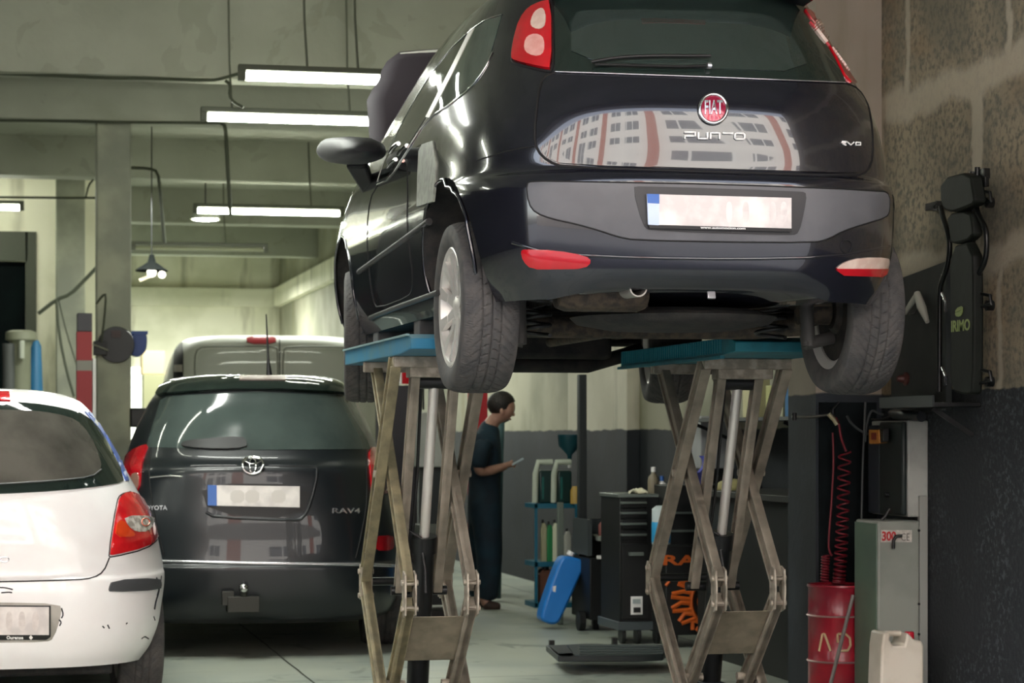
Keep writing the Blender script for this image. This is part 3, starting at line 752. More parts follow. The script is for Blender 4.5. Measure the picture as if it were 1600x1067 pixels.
# fluorescent battens: tubes seen in the photo
M_tube = mat('lit fluorescent tube', '#ffffff', .3, emis='#fbffec', estr=48.)
M_tubeoff = mat('unlit tube', '#9a9d83', .3); M_house = mat('batten housing', '#54584a', .5)
def batten(pa, pb, d, label, lit=True, L=None, wires=None, grp='fluorescent battens'):
    """tube seen from pixel pa to pixel pb; runs across the hall"""
    a = P(*pa, d); y = a.y; b = ony(pb[0], pb[1], y); z = a.z
    if L: b = V((a.x+L, y, z))
    t = thing('fluorescent_batten', label, 'lamp', (a.x, y, z), group=grp)
    obj('tube', MB().cyl(V((a.x, y, z)), V((b.x, y, z)), .028 if lit else .022, seg=14), M_tube if lit else M_tubeoff, t, 60)
    obj('end_cap', MB().box((a.x-.05, y-.03, z-.03), (a.x, y+.03, z+.05)), M_house, t, bevel=.005); obj('end_cap', MB().box((b.x, y-.03, z-.03), (b.x+.05, y+.03, z+.05)), M_house, t, bevel=.005)
    obj('housing', MB().box((a.x-.05, y-.035, z+.035), (b.x+.05, y+.035, z+.075)), M_house, t, bevel=.006)
    for w in (wires or (.25, .75)):
        x = a.x+(b.x-a.x)*w; obj('hanger', MB().tube([V((x, y, z+.07)), V((x-.02, y, z+.4)), V((x-.03, y, 4.39 if y > 17.5 else CE))], .008, 6), M_house, t)
    return t
batten((384, 119), (700, 137), 15.1, 'lit tube lamp highest in the picture, left of the raised car', wires=(.3, .55))
batten((324, 183), (640, 202), 17.1, 'lit tube lamp in the middle, its right end behind the open bonnet', wires=(.12, .7))
batten((309, 329), (530, 341), 24.2, 'lit tube lamp lowest of those beside the wing mirror', wires=(.22, .8))
batten((212, 387), (412, 390), 26.7, 'unlit tube lamp hanging above the cap lamp', lit=False, wires=(.21, .7))
t0_ = batten((-190, 320), (30, 326), 24.5, 'lit tube lamp cut by the left edge above the dark doorway')
for x_, y_ in ((-3.2, 10.6), (-1.6, 12.8), (-3.4, 15.2)):
    c_ = copy_tree(t0_, None, Matrix.Translation((x_, y_, 3.65))); c_['label'] = 'lit tube lamp in the side bays left of the view'
for (x_, y_, e_) in ((1.2, 22.5, 50), (2.2, 29, 130), (0, 34, 190), (2.6, 35, 190), (2.9, 21.2, 60), (.3, 11.2, 45), (.9, 12.6, 18)):
    light('AREA', 'hall_fill_light', (x_, y_, 3.6), e_*1.9, GRN, (1.5, .15), d=(0, 0, -1))  # added fill lights without fittings, brightening the hall and the front floor
# ================================================================ white hatchback, cut by the left edge
M_wpaint = mat('white car paint', '#eeeeee', .3, coat=.8, c2='#e8e6e6', scale=2.5)
clio = thing('hatchback_car', 'white hatchback with scratched bumper and black rear window, cut by the left edge', 'car', (-.03-.68*math.sin(math.radians(3.5)), 10.6+.68*math.cos(math.radians(3.5)), 0), math.radians(3.5))
rows = [(.22,.77,-.60,3.1,3.4),(.30,.82,-.65,3.15,3.4),(.42,.85,-.685,3.2,3.4),(.55,.855,-.69,3.2,3.4),(.62,.85,-.68,3.2,3.4),(.645,.845,-.66,3.2,3.3),(.80,.815,-.65,3.1,3.2),(.92,.775,-.63,2.8,3.),(1.02,.725,-.60,2.5,2.9),
 (1.10,.685,-.56,2.3,2.8),(1.20,.635,-.50,2.1,2.7),(1.30,.58,-.43,1.85,2.6),(1.40,.51,-.35,1.6,2.5),(1.455,.44,-.28,1.3,2.4),(1.49,.33,-.12,1.1,2.3),(1.505,.2,.1,.9,2.2),(1.51,.05,.4,.7,2.2)]
rows = [(z_, w_+.02*min(1, w_), a_, b_-.2, n_) for z_, w_, a_, b_, n_ in rows]
cl = Car(Body(rows, .5, 2.1, nf=3.2), clio, M_wpaint, M_dark, [(0, .33), (2.45, .33)], 'body', wr=.335)
def mirl(pts, c=-15): return [(2*c-x, y) for x, y in reversed(pts)]+pts
def mir(pts, c=-15): return pts+[(2*c-x, y) for x, y in reversed(pts)]
cl.patch('rear_glass', mir([(0,628),(48,630),(95,637),(136,649),(162,679),(196,749),(181,757),(95,767),(0,772)]), M_frit, off=.004, it=1, step=9)
cl.patch('glass_pane', mir([(0,641),(60,643),(105,651),(128,664),(150,700),(159,735),(142,747),(80,753),(0,758)]), mat('clio glass', '#55534d', .05, coat=.5, c2='#34332f', scale=2.2), off=.006, it=1, step=9)
cl.line('pale_glass_edge', mirl([(0,757),(95,751),(142,746),(157,734)]), mat('glass reflection edge','#56585a',.3), r=.003, off=.006, it=1, step=8)
cl.patch('blue_panel', [(139,637),(157,649),(176,683),(201,751),(196,751),(165,679),(152,657),(139,648)], mat('blue unpainted edge', '#2f4f9e', .35, coat=.3), off=.004, step=4, label='blue edge beside the rear glass')
t_ = cl.patch('tail_light', [(204,769),(190,772),(184,783),(171,866),(174,868),(228,855),(245,841),(245,826),(233,793),(216,774)], mat('bright red lens', '#cf1f24', .12, coat=1., c2='#b8161e', scale=12), off=.010, it=1, step=4, crown=.006)
cl.patch('clear_lens', [(189,808),(236,808),(236,820),(226,832),(209,833),(196,824)], mat('clear lens bright', '#c9c4be', .1, coat=1., c2='#8d8780', scale=35), off=.0185, it=1, step=4, parent=t_)
cl.patch('orange_lens', [(180,815),(190,815),(196,826),(207,835),(205,840),(177,840)], M_amber, off=.0175, it=1, step=4, parent=t_)
cl.line('bulb_ring', [(222+6*math.cos(k*PI/6), 818+6*math.sin(k*PI/6)) for k in range(12)], M_amber, r=.003, off=.019, it=0, closed=True, parent=t_, step=3)
cl.line('light_gap', [(204,768),(188,772),(182,783),(169,868),(174,871),(228,858),(248,842)], M_gap, r=.003, it=1, parent=t_)
t2 = cl.patch('tail_light', [(-234,769),(-220,772),(-214,783),(-201,866),(-204,868),(-258,855),(-275,841),(-275,826),(-263,793),(-246,774)], MATS['bright red lens'], off=.010, it=1, step=6)
cl.line('hatch_gap', mirl([(0,909),(120,906),(146,903),(162,893),(171,871)]), M_gap, r=.0035, it=1)
cl.patch('bumper_strip', [(169,920),(174,907),(245,903),(250,912),(247,922),(171,925)], mat('grey bumper strip', '#45474a', .5), off=.012, it=1, step=5)
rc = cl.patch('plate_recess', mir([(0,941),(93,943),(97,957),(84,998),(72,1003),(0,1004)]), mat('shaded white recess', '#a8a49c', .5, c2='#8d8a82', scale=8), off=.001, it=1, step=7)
pl = cl.patch('number_plate', [(-105,947),(76,948),(76,991),(-105,991)], M_plate, off=.010, step=9, parent=rc, label='white number plate with blurred characters')
cl.patch('plate_frame', [(-110,945),(79,946),(79,994),(72,999),(-110,999)], M_black, off=.007, step=8, parent=rc)
cl.text('frame_lettering', 'Ourense', 10, 992.5, 36, 997.5, M_white, off=.011, parent=rc, bold=.02)
cl.patch('frame_diamond', [(48,991.5),(51,995),(48,998.5),(45,995)], M_white, off=.0105, step=3, parent=rc)
for x_ in (14, 34, 55): cl.patch('blurred_character', [(x_-5,955),(x_+5,955),(x_+5,985),(x_-5,985)], mat('blurred ink', '#c4bcb8', .5, c2='#cfc8c4', scale=30), off=.0108, it=2, step=5, parent=pl)
cl.strokes('model_letter', [[(0+7*math.cos(k*PI/6)+7, 874+4*math.sin(k*PI/6)) for k in range(13)]], M_silver, r=.0025, off=.004)
cl.patch('high_brake_light', [(-50,613),(14,614),(16,628),(-50,627)], M_red, off=.010, it=0, step=6)
SCR = mat('dark scratch', '#23252b', .7)
for k_, pts in enumerate(([(244,903),(249,912),(247,928),(243,940),(241,952)], [(252,900),(250,915),(245,930)], [(240,963),(242,969)], [(160,978),(163,981)], [(168,976),(171,982)], [(197,975),(199,973)], [(221,998),(226,994),(232,998)], [(-4,918),(8,918),(20,921)], [(2,926),(14,925),(19,926)], [(96,950),(99,960),(96,966)], [(92,968),(96,972),(93,978)])):
    cl.line('scratch', pts, SCR, r=.0035 if k_ != 0 else .006, off=-.001, it=1, step=3)
CWM = wheel_meshes(.30, .20, .20, 7, M_tyre, M_alu, M_disc, 'v')
for x_, y_, s_ in ((-.71, 0, -1), (.71, 0, 1), (-.71, 2.45, -1), (.71, 2.45, 1)): put_wheel(clio, CWM, x_, y_, .30, s_, .5)
obj('underside', MB().box((-.6,-.45,.17),(.55,.3,.26)).tube([V((-.6,.02,.27)), V((.6,.02,.27))], .04, 10).tube([V((.2,-.5,.24)), V((.35,-.3,.22)), V((.5,-.2,.26))], .035, 8), M_dark, clio, local=True, bevel=.02)
# ================================================================ dark estate-like SUV behind
M_rpaint = mat('dark grey car paint', '#12171b', .34, coat=.35, c2='#151b1f', scale=2)
c_ = P(404, 700, 13.15)
rv = thing('suv_car', 'dark grey off-roader parked on the floor between the white car and the lift', 'car', (c_.x+.07, c_.y+.9, 0), math.radians(-5.2))
rows = [(.20,.80,-.80,3.3,3.6),(.25,.86,-.87,3.4,3.6),(.36,.88,-.93,3.45,3.7),(.52,.885,-.945,3.45,3.7),(.55,.88,-.925,3.45,3.7),(.66,.885,-.91,3.45,3.6),(.80,.86,-.90,3.45,3.6),(.95,.83,-.885,3.3,3.5),(1.08,.805,-.872,2.9,3.4),(1.15,.78,-.80,2.5,3.2),
 (1.28,.735,-.735,2.2,3.2),(1.40,.68,-.68,1.8,3.1),(1.50,.625,-.62,1.5,3.),(1.56,.57,-.58,1.3,3.),(1.595,.48,-.50,1.1,2.8),(1.615,.33,-.2,.9,2.5),(1.625,.06,.2,.7,2.3)]
rr = Car(Body(rows, .4, 2.3, nf=3.8), rv, M_rpaint, M_dark, [(0, .36), (2.56, .36)], 'body', wr=.38)
rr.patch('rear_glass', [(251,626),(262,619),(400,612),(540,618),(553,626),(578,702),(400,703),(229,699)], mat('green tinted glass', '#434e4b', .08, coat=.4, c2='#36403e', scale=2), off=.004, it=0, step=10)
rr.patch('spoiler', [(246,622),(256,605),(275,596),(400,590),(530,596),(548,606),(556,622),(540,616),(400,609),(264,616)], M_frit, off=.03, it=1, step=8)
rr.patch('high_brake_light', [(374,595),(446,595),(446,601),(374,601)], mat('dim brake lens', '#6d5b57', .3), off=.034, step=6)
rr.line('roof_rail', [(268,596),(300,590),(340,588)], M_silver, r=.012, off=.02, it=1)
rr.line('roof_rail', [(545,598),(520,591),(480,588)], M_silver, r=.012, off=.02, it=1)
rr.patch('wiper', [(283,696),(290,690),(330,686),(378,683),(386,690),(385,701),(340,703),(292,700)], M_black, off=.018, it=1, step=6)
for nm, pts in (('a', [(195,716),(205,705),(222,697),(234,694),(226,712),(222,730),(219,768),(208,764),(199,745)]), ('b', [(575,699),(592,699),(603,707),(612,724),(612,750),(609,768),(594,774),(580,775),(577,735)])):
    t_ = rr.patch('tail_light', pts, M_red, off=.010, it=1, step=5, crown=.008)
    q = [(208,742),(220,738),(219,766),(210,763)] if nm == 'a' else [(580,745),(607,740),(607,766),(582,772)]
    rr.patch('lower_lens', q, mat('dim clear lens', '#8d6a5e', .15, coat=1.), off=.019, it=1, step=5, parent=t_)
rr.line('emblem', [(395+16*math.cos(k*PI/14), 729+12*math.sin(k*PI/14)) for k in range(28)], M_chrome, r=.0075, off=.02, it=0, closed=True, step=3)
rr.line('emblem_oval', [(395+5*math.cos(k*PI/8), 730+10*math.sin(k*PI/8)) for k in range(16)], M_chrome, r=.004, off=.02, it=0, closed=True, step=3)
rr.line('emblem_oval', [(395+12*math.cos(k*PI/8), 724+4.5*math.sin(k*PI/8)) for k in range(16)], M_chrome, r=.004, off=.021, it=0, closed=True, step=3)
rr.line('panel_crease', [(298,728),(305,727),(370,727)], M_rpaint, r=.01, off=-.003, it=1)
rr.line('panel_crease', [(420,727),(490,728),(498,733),(486,785),(474,810),(460,813),(335,808),(322,800)], M_rpaint, r=.01, off=-.003, it=1)
rc = rr.patch('plate_recess', [(313,755),(489,757),(470,811),(326,803)], M_black, off=.004, it=1, step=8)
pl = rr.patch('number_plate', [(325,758),(468,760),(468,793),(325,790)], M_plate, off=.014, step=8, parent=rc)
rr.patch('country_strip', [(325,758),(339,758.3),(339,790.4),(325,790)], M_blue, off=.016, step=6, parent=pl)
for x_ in (372, 395, 436): rr.patch('blurred_character', [(x_-12,766),(x_+10,766),(x_+10,786),(x_-12,786)], mat('soft ink', '#c6c0bb', .5), off=.0150, it=1, step=6, parent=pl)
rr.text('maker_lettering', 'TOYOTA', 222, 790, 262, 797, M_silver, off=.006, bold=.01)
rr.text('model_lettering', 'RAV4', 519, 794, 562, 802, M_silver, off=.006, bold=.01, slant=.2)
rr.line('hatch_handle', [(236,746),(262,743),(286,745)], M_chrome, r=.006, off=.004, it=1)
rr.patch('reflector', [(583,838),(612,836),(615,848),(612,861),(584,860)], M_red, off=.006, it=1, step=5)
rr.line('bumper_trim', [(214,876),(261,877),(400,880),(566,882),(620,884)], M_silver, r=.010, off=.0, it=0)
rr.line('hatch_gap', [(236,700),(232,740),(240,800),(256,868)], M_gap, r=.005, it=1)
rr.line('hatch_gap', [(572,704),(574,780),(566,830),(556,872)], M_gap, r=.005, it=1)
tb = P(380, 940, 13.06)
th = obj('towing_bracket', MB().box(tb+V((-.09,-.02,-.06)), tb+V((.09,.25,.03))).box(tb+V((-.12,-.01,-.02)), tb+V((-.05,.04,.06))).tube([tb+V((0,.2,0)), tb+V((0,0,0)), tb+V((.005,-.01,.06))], .02, 8), mat('dull tow bar', '#3a3a36', .5, .5), rv, bevel=.008)
obj('tow_ball', MB().ball(P(381, 919, 13.05), .028), M_chrome, th, 60)
a0 = P(421, 589, 13.8); obj('aerial', MB().tube([a0, P(419, 560, 13.8), P(416, 491, 13.85)], [.02, .007, .004], 8), M_black, rv, 60)
RWM = wheel_meshes(.34, .225, .22, 5, M_tyre, M_alu, M_disc, 's')
for x_, y_, s_ in ((-.77, 0, -1), (.77, 0, 1), (-.77, 2.56, -1), (.77, 2.56, 1)): put_wheel(rv, RWM, x_, y_, .34, s_, .5)
# ================================================================ panel van beyond
M_vpaint = mat('silver grey van paint', '#9b9e92', .5, coat=.1, c2='#92958a', scale=2)
vn = thing('panel_van', 'tall silver-grey panel van parked beyond the dark off-roader', 'van', (2.45, 21.6, 0), math.radians(-3))
rows = [(.35,.93,-.97,4.0,8),(.6,.99,-1.02,4.2,8),(1.1,1.0,-1.02,4.2,8),(1.5,.985,-1.0,3.6,8),(1.85,.94,-.97,3.0,7.5),(2.05,.885,-.94,2.6,7),(2.13,.83,-.91,2.4,6),(2.17,.75,-.85,2.3,5),(2.19,.5,-.6,2.0,4),(2.2,.1,.1,1.5,3)]
vv = Car(Body(rows, .4, 2.9, nf=4), vn, M_vpaint, M_dark, [(.0, .36), (3.0, .36)], 'body', wr=.38)
vv.patch('side_lamp_pillar', [(276,529),(285,525),(287,560),(286,612),(272,612),(271,560)], M_black, off=.004, it=1, step=5)
vv.patch('lamp_section', [(273,570),(286,570),(286,581),(273,581)], mat('pale lamp section', '#8a867c', .3), off=.008, step=4)
vv.patch('high_brake_light', [(385,527),(431,527),(431,538),(386,538)], mat('dull red brake lens', '#7d2023', .3), off=.02, it=1, step=5)
vv.line('door_gap', [(437,524),(437,560),(437,620)], M_gap, r=.006, it=0)
vv.line('panel_edge', [(306,620),(304,560),(310,543),(330,541),(430,541),(434,548),(434,620)], mat('panel shadow grey', '#5c5f55', .6), r=.008, it=1, off=-.002)
vv.line('panel_edge', [(442,620),(442,548),(450,541),(560,542)], MATS['panel shadow grey'], r=.008, it=1, off=-.002)
vv.patch('door_panel', [(308,620),(307,560),(312,547),(332,545),(428,545),(431,552),(431,620)], mat('door recess paint', '#8b8f84', .45, coat=.2), off=.003, it=1, step=8)
vv.patch('door_panel', [(446,620),(446,552),(452,546),(562,546),(562,620)], MATS['door recess paint'], off=.003, it=1, step=8)
VWM = RWM
for x_, y_, s_ in ((-.86, 0, -1), (.86, 0, 1), (-.86, 3.0, -1), (.86, 3.0, 1)): put_wheel(vn, VWM, x_, y_, .34, s_, .5)
# ================================================================ scissor lifts
M_kn = mat('worn knuckle steel', '#a39b8d', .5, .25, c2='#7d766a', scale=20, bump=.1)
M_plate2 = mat('scuffed cross plate', '#8b8271', .5, .3, c2='#6d6657', scale=12, bump=.08, lo=.35, hi=.7)
M_holes = mat('slot dark', '#2b2a24', .8)
def scissor(xc, label, side):
    """double scissor under one sill; side -1 left, +1 right"""
    t = thing('scissor_lift', label, 'lift', (xc, 9.55, 0), group='scissor lifts under the raised car')
    yn, yf, zt, zk, zb = 9.16, 9.98, 1.575, .64, .05
    bn, bf = 9.37, 9.75
    armA = M_steel2 if side < 0 else M_steel
    S = .072
    w = .013
    def arm(a, b, h=S, m=M_steel, name='arm', th=.03):
        mb = MB().bar(a, b, h, th, up=V((0, 1, 0)))
        # raised edge flanges make the flat bar a channel
        d = (b-a).normalized(); n = V((1, 0, 0)); s = d.cross(n).normalized()
        for q in (-1, 1): mb.bar(a+s*(q*(h/2-.006))-n*.004, b+s*(q*(h/2-.006))-n*.004, .012, th+.014, up=V((0, 1, 0)))
        o = obj(name, mb, m, t, bevel=.003); return o, a, b
    for s in (-1, 1):
        xa = xc+s*.178; xb = xc+s*.128; xi = xc+s*.082
        ao, a, b = arm(V((xa, yn+.03, zt)), V((xa, yf, zk)), m=armA if s < 0 else M_steel, name='upper_arm')
        if side < 0 and s < 0:
            for k in range(9):
                p = a.lerp(b, .08+.1*k); d = (b-a).normalized(); obj('slot', MB().bar(p-d*.018-V((.0165,0,0)), p+d*.018-V((.0165,0,0)), .016, .008, up=V((0,1,0))), M_holes, ao)
        arm(V((xb, yf, zt)), V((xb, yn, zk+.03)), m=armA if s < 0 else M_steel, name='upper_arm', th=.026)
        arm(V((xi, yn+.10, zt-.02)), V((xi, 9.66, zk-.02)), h=.055, name='inner_arm', th=.024)
        arm(V((xa, yf, zk)), V((xa, bn, zb)), name='lower_arm', m=armA if s < 0 else M_steel)
        arm(V((xb, yn, zk-.04)), V((xb, bf, zb)), name='lower_arm', th=.03, m=armA if s < 0 else M_steel)
        # knuckle clevis: two cheek plates and a pin, near and far
        for (x_, y_, z_, e) in ((xb, yn, zk, 1), (xa, yf, zk, .8)):
            mb = MB()
            for q in (-1, 1):
                M = Matrix.Translation((x_+q*.021-.004, y_, z_)) @ Matrix.Rotation(PI/2, 4, 'Y') @ Matrix.Rotation(PI/2, 4, 'Z')
                mb.prism([(-.03,-.085*e),(.02,-.10*e),(.035,-.05),(.035,.05),(.015,.095*e),(-.03,.08*e),(-.04,0)], M, .008)
            mb.cyl(V((x_-.035, y_-.005, z_+.045)), V((x_+.035, y_-.005, z_+.045)), .012, seg=12); mb.cyl(V((x_-.035, y_-.005, z_-.06)), V((x_+.035, y_-.005, z_-.06)), .012, seg=12)
            obj('knuckle', mb, M_kn, t, bevel=.002)
        yc_, zc_ = (yn+yf)/2, (zt+zk)/2+.01
        obj('pivot_pin', MB().cyl(V((xb-.04, yc_, zc_)), V((xa+.03*s+.0, yc_, zc_)) if s > 0 else V((xa-.03, yc_, zc_)), .016, seg=12), M_kn, t)
        obj('pivot_pin', MB().cyl(V((xb-.05, 9.555, .235)), V((xb+.05, 9.555, .235)), .018, seg=12), M_kn, t)
    # plate joining the near lower arms
    def lp(f): return V((0, yn+(bf-yn)*f, (zk-.04)+(zb-(zk-.04))*f))
    a, b = lp(.10), lp(.46)
    pts = [V((xc-.125, a.y-.03, a.z)), V((xc+.150, a.y-.03, a.z)), V((xc+.112, b.y-.03, b.z)), V((xc-.150, b.y-.03, b.z))]
    mb = MB(); mb.quadbox([pts[3], pts[2], pts[2]+V((0,.012,0)), pts[3]+V((0,.012,0)), pts[0], pts[1], pts[1]+V((0,.012,0)), pts[0]+V((0,.012,0))])
    obj('cross_plate', mb, M_plate2, t, bevel=.004)
    obj('cross_shaft', MB().cyl(V((xc-.17, yf, zk)), V((xc+.17, yf, zk)), .018, seg=14), M_cyl, t)
    obj('cross_shaft', MB().cyl(V((xc-.12, 9.66, zk-.02)), V((xc+.12, 9.66, zk-.02)), .02, seg=14), M_cyl, t)
    # hydraulic ram
    top = V((xc+.0, 9.30, 1.50)); mid = V((xc, 9.56, .76)); bot = V((xc, 9.70, .17))
    obj('piston_rod', MB().cyl(mid, top, .021, seg=24), M_rod, t, 60)
    r_ = MB().cyl(mid+(mid-bot).normalized()*.06, bot, .047, seg=24); r_.cyl(mid+(mid-bot).normalized()*.03, mid+(mid-bot).normalized()*.10, .055, seg=24)
    ram = obj('ram_cylinder', r_, M_cyl, t, 50)
    obj('hydraulic_hose', MB().tube([mid+V((-.05,-.02,-.02)), mid+V((-.10,-.03,.08)), mid+V((-.075,-.03,.13)), mid+V((-.02,-.05,.09)), mid+V((.0,-.06,-.05)), mid+V((.0,-.07,-.14))], .008, 8), M_black, ram, 60)
    obj('hose', MB().tube([V((xc-.05, 9.33, 1.48)), V((xc-.045, 9.45, 1.1)), V((xc-.05, 9.56, .8))], .007, 8), M_black, ram, 60)
    # upper frame
    obj('top_frame', MB().box((xc-.19, yn+.0, zt-.02), (xc+.19, yn+.05, zt+.025)).box((xc-.12, yn+.03, zt-.06), (xc+.12, yn+.13, zt-.015)), M_kn, t, bevel=.004)
    obj('top_frame', MB().box((xc-.19, yf-.05, zt-.02), (xc+.19, yf, zt+.025)), M_kn, t, bevel=.004)
    obj('ram_head', MB().cyl(V((xc-.085, 9.30, 1.50)), V((xc+.085, 9.30, 1.50)), .03, seg=16), M_cyl, t)
    # the blue platform with ribbed flank, its near end chamfered
    m = M_plat if side < 0 else M_teal
    x0, x1 = (xc-.20, xc+.20)
    z0, z1 = 1.60, 1.672
    pf = MB()
    xs0, xs1 = (x0, x1)
    prof = [(8.72, z0+.012), (8.98, z0-.0), (10.45, z0), (10.45, z1), (8.80, z1), (8.72, z1-.02)]
    M = Matrix(((0,0,1,xs0),(1,0,0,0),(0,1,0,0),(0,0,0,1)))
    pf.prism(prof, M, xs1-xs0)
    po = obj('platform', pf, m, t, bevel=.004)
    if side > 0:
        rb = MB()
        for k in range(46): rb.box((x0-.006, 8.90+k*.033, z0+.012), (x0, 8.915+k*.033, z1-.004))
        obj('ribs', rb, mat('teal ribs', '#1d7583', .5), po)
        obj('flange', MB().box((x0-.02, 8.86, z0-.012), (x0, 10.44, z0)), m, po)
    else:
        obj('flange', MB().box((x0-.012, 8.75, z1-.008), (x0, 10.45, z1)), mat('worn blue edge', '#6f8a8c', .5), po)
    # rubber blocks that carry the sills
    for y_ in (9.15, 10.2):
        obj('rubber_block', MB().box((xc-.10, y_-.07, z1), (xc+.10, y_+.07, 1.765)), M_tyre, t, bevel=.006)
    obj('base_frame', MB().box((xc-.24, 9.05, 0.0), (xc+.24, 9.13, .09)).box((xc-.24, 9.05, 0), (xc-.19, 10.1, .06)).box((xc+.19, 9.05, 0), (xc+.24, 10.1, .06)).box((xc-.24, 10.02, 0), (xc+.24, 10.1, .09)).box((xc-.05, 9.6, 0), (xc+.05, 9.8, .2)), mat('dark lift base', '#26323a', .6, c2='#1b2226', scale=10), t, bevel=.004)
    return t
scissor(1.735, 'left scissor lift with bright blue platform and yellowed arms under the raised car', -1)
scissor(3.04, 'right scissor lift with ribbed teal platform under the raised car', 1)
# ================================================================ the mechanic
def skin(name, verts, edges, radii, m, parent, root=0, sub=2, sm=True):
    """continuous surface grown round a skeleton; verts in the parent's local frame"""
    bm = bmesh.new(); ly = bm.verts.layers.skin.verify(); vs = []
    for i, (p, r) in enumerate(zip(verts, radii)):
        v = bm.verts.new(p); rr_ = r if isinstance(r, tuple) else (r, r); v[ly].radius = rr_; v[ly].use_root = (i == root); vs.append(v)
    for a, b in edges: bm.edges.new((vs[a], vs[b]))
    me = bpy.data.meshes.new(name); bm.to_mesh(me); bm.free()
    o = bpy.data.objects.new(name, me); C.objects.link(o)
    s = o.modifiers.new('skin', 'SKIN'); s.use_smooth_shade = True; s.branch_smoothing = .6
    q = o.modifiers.new('sub', 'SUBSURF'); q.levels = sub; q.render_levels = sub
    dg = bpy.context.evaluated_depsgraph_get(); nm = bpy.data.meshes.new_from_object(o.evaluated_get(dg), depsgraph=dg)
    bpy.data.objects.remove(o); bpy.data.meshes.remove(me); nm.materials.clear(); nm.materials.append(m)
    nm.polygons.foreach_set('use_smooth', [True]*len(nm.polygons)); nm.name = name
    o = bpy.data.objects.new(name, nm); C.objects.link(o); o.parent = parent; WM[o.name] = wm(parent)
    return o
K = 17.07/3600
F0 = P(757, 950, 17.07); F0.z = 0
MP = Matrix.Translation(F0) @ Matrix(((RT.x, FW.x, 0, 0), (RT.y, FW.y, 0, 0), (0, 0, 1, 0), (0, 0, 0, 1)))
man = thing('person', 'person in dark navy work clothes standing, head bowed over a phone', 'person', M=MP)
M_skin = mat('skin', '#a98371', .55, c2='#967060', scale=12); M_cloth = mat('navy work cloth', '#0c2a38', .8, c2='#0a1c28', scale=6, bump=.2, bscale=20)
M_hair = mat('dark hair', '#120e0c', .6, c2='#1f1713', scale=40, bump=.5); M_shoe = mat('work shoe', '#3b2a22', .6)
def q(px, py, dep=0.): return V(((px-757)*K, dep, (950-py)*K))
# skeleton: pelvis 0 ... (x towards the viewer's right = the way he faces)
sk = [q(752,795), q(750,760), q(752,725), q(758,688), q(764,665), q(773,654), q(781,650), q(789,642), q(790,631), q(787,624)]
ra = [.13, .125, .13, .125, .085, .052, .06, .088, .085, .05]
ed_ = [(i, i+1) for i in range(9)]
def limb(pts, rs, root):
    n = len(sk)
    for i, (p, r) in enumerate(zip(pts, rs)):
        sk.append(p); ra.append(r); ed_.append((root if i == 0 else n+i-1, n+i))
    return n+len(pts)-1
for s in (-1, 1):
    limb([q(754-3*s,812,.09*s), q(757-4*s,868,.10*s), q(752-6*s,930,.11*s), q(752-6*s,942,.11*s), q(766-6*s,945,.12*s), q(775-6*s,946,.12*s)], [.088,.062,.042,.042,.035,.02], 0)
    w = limb([q(757,688,.17*s), q(750+2*s,722,.22*s), q(752+4*s,738,.21*s), q(776+2*s,733,.13*s), q(792+2*s,727,.05*s)], [.065,.045,.042,.036,.026], 3)
    pal = limb([q(797,726,.035*s)], [(.018,.03)], w)
    for k in range(4):
        limb([q(801,723.5+k*1.6,.02*s), q(805-k*.5,724+k*1.7,.005*s), q(806-k,726+k*1.5,-.004*s)], [.009,.008,.007], pal)
    limb([q(797,722,.02*s), q(801,719.5,.0)], [.010,.008], pal)
skin('body', sk, ed_, ra, M_skin, man)
# clothes
cs = [q(757,797), q(757,762), q(757,725), q(759,690), q(764,668), q(771,659)]; cr = [.165,.16,.165,.155,.105,.07]; ce_ = [(i, i+1) for i in range(5)]
def cl_limb(pts, rs, root):
    n = len(cs)
    for i, (p, r) in enumerate(zip(pts, rs)): cs.append(p); cr.append(r); ce_.append((root if i == 0 else n+i-1, n+i))
for s in (-1, 1):
    cl_limb([q(757,688,.17*s), q(751+2*s,718,.215*s), q(751+4*s,733,.21*s)], [.078,.066,.062], 3)
    cl_limb([q(757-4*s,815,.09*s), q(759-6*s,868,.10*s), q(755-8*s,922,.11*s), q(755-8*s,938,.11*s)], [.125,.105,.085,.078], 0)
skin('coverall', cs, ce_, cr, M_cloth, man)
for s in (-1, 1):
    skin('shoe', [q(749-6*s,942,.11*s), q(760-6*s,945,.115*s), q(777-6*s,946.5,.12*s)], [(0,1),(1,2)], [.048,.045,.032], M_shoe, man)
hc = q(787,635); hm = MB(); hm.ball(hc+V((-.018,0,.018)), .098, 1.08, .92, 1.0)
bmh = hm.bm
for v in list(bmh.verts):
    l = v.co-hc
    if l.x > .055 and l.z < .02: v.co.x = hc.x+.045+(v.co.x-hc.x-.055)*.2
    if l.z < -.05: v.co.z = hc.z-.05+(l.z+.05)*.3
hr = obj('hair', hm, M_hair, man, 60, local=True)
obj('ear', MB().ball(q(784,643,-.088), .018, .8, .4, 1.3), M_skin, man, 60, local=True); obj('ear', MB().ball(q(784,643,.088), .018, .8, .4, 1.3), M_skin, man, 60, local=True)
f = MB(); f.ball(q(802,647.5), .012, 1.1, .8, 1.2, 10); f.ball(q(796.5,655), .016, .8, 1.2, .5, 10)
obj('nose_and_mouth', f, M_skin, man, 60, local=True)
for s in (-1, 1): obj('eye', MB().ball(q(801,643,.03*s), .009, .6, 1, 1, 10), mat('eye dark', '#1a1210', .2), man, 60, local=True)
ph = MB(); a = MP @ q(803,723.5,-.0); ph.box((-.008,-.035,-.07),(.008,.035,.07), Matrix.Translation(a+RT*.01) @ Matrix.Rotation(-YAW, 4, 'Z') @ Matrix.Rotation(1.05, 4, 'Y'))
tag(obj('phone', ph, mat('phone pale glass', '#9fb3b8', .1), None, bevel=.003), 'small pale phone held in the hands of the standing person', 'phone')
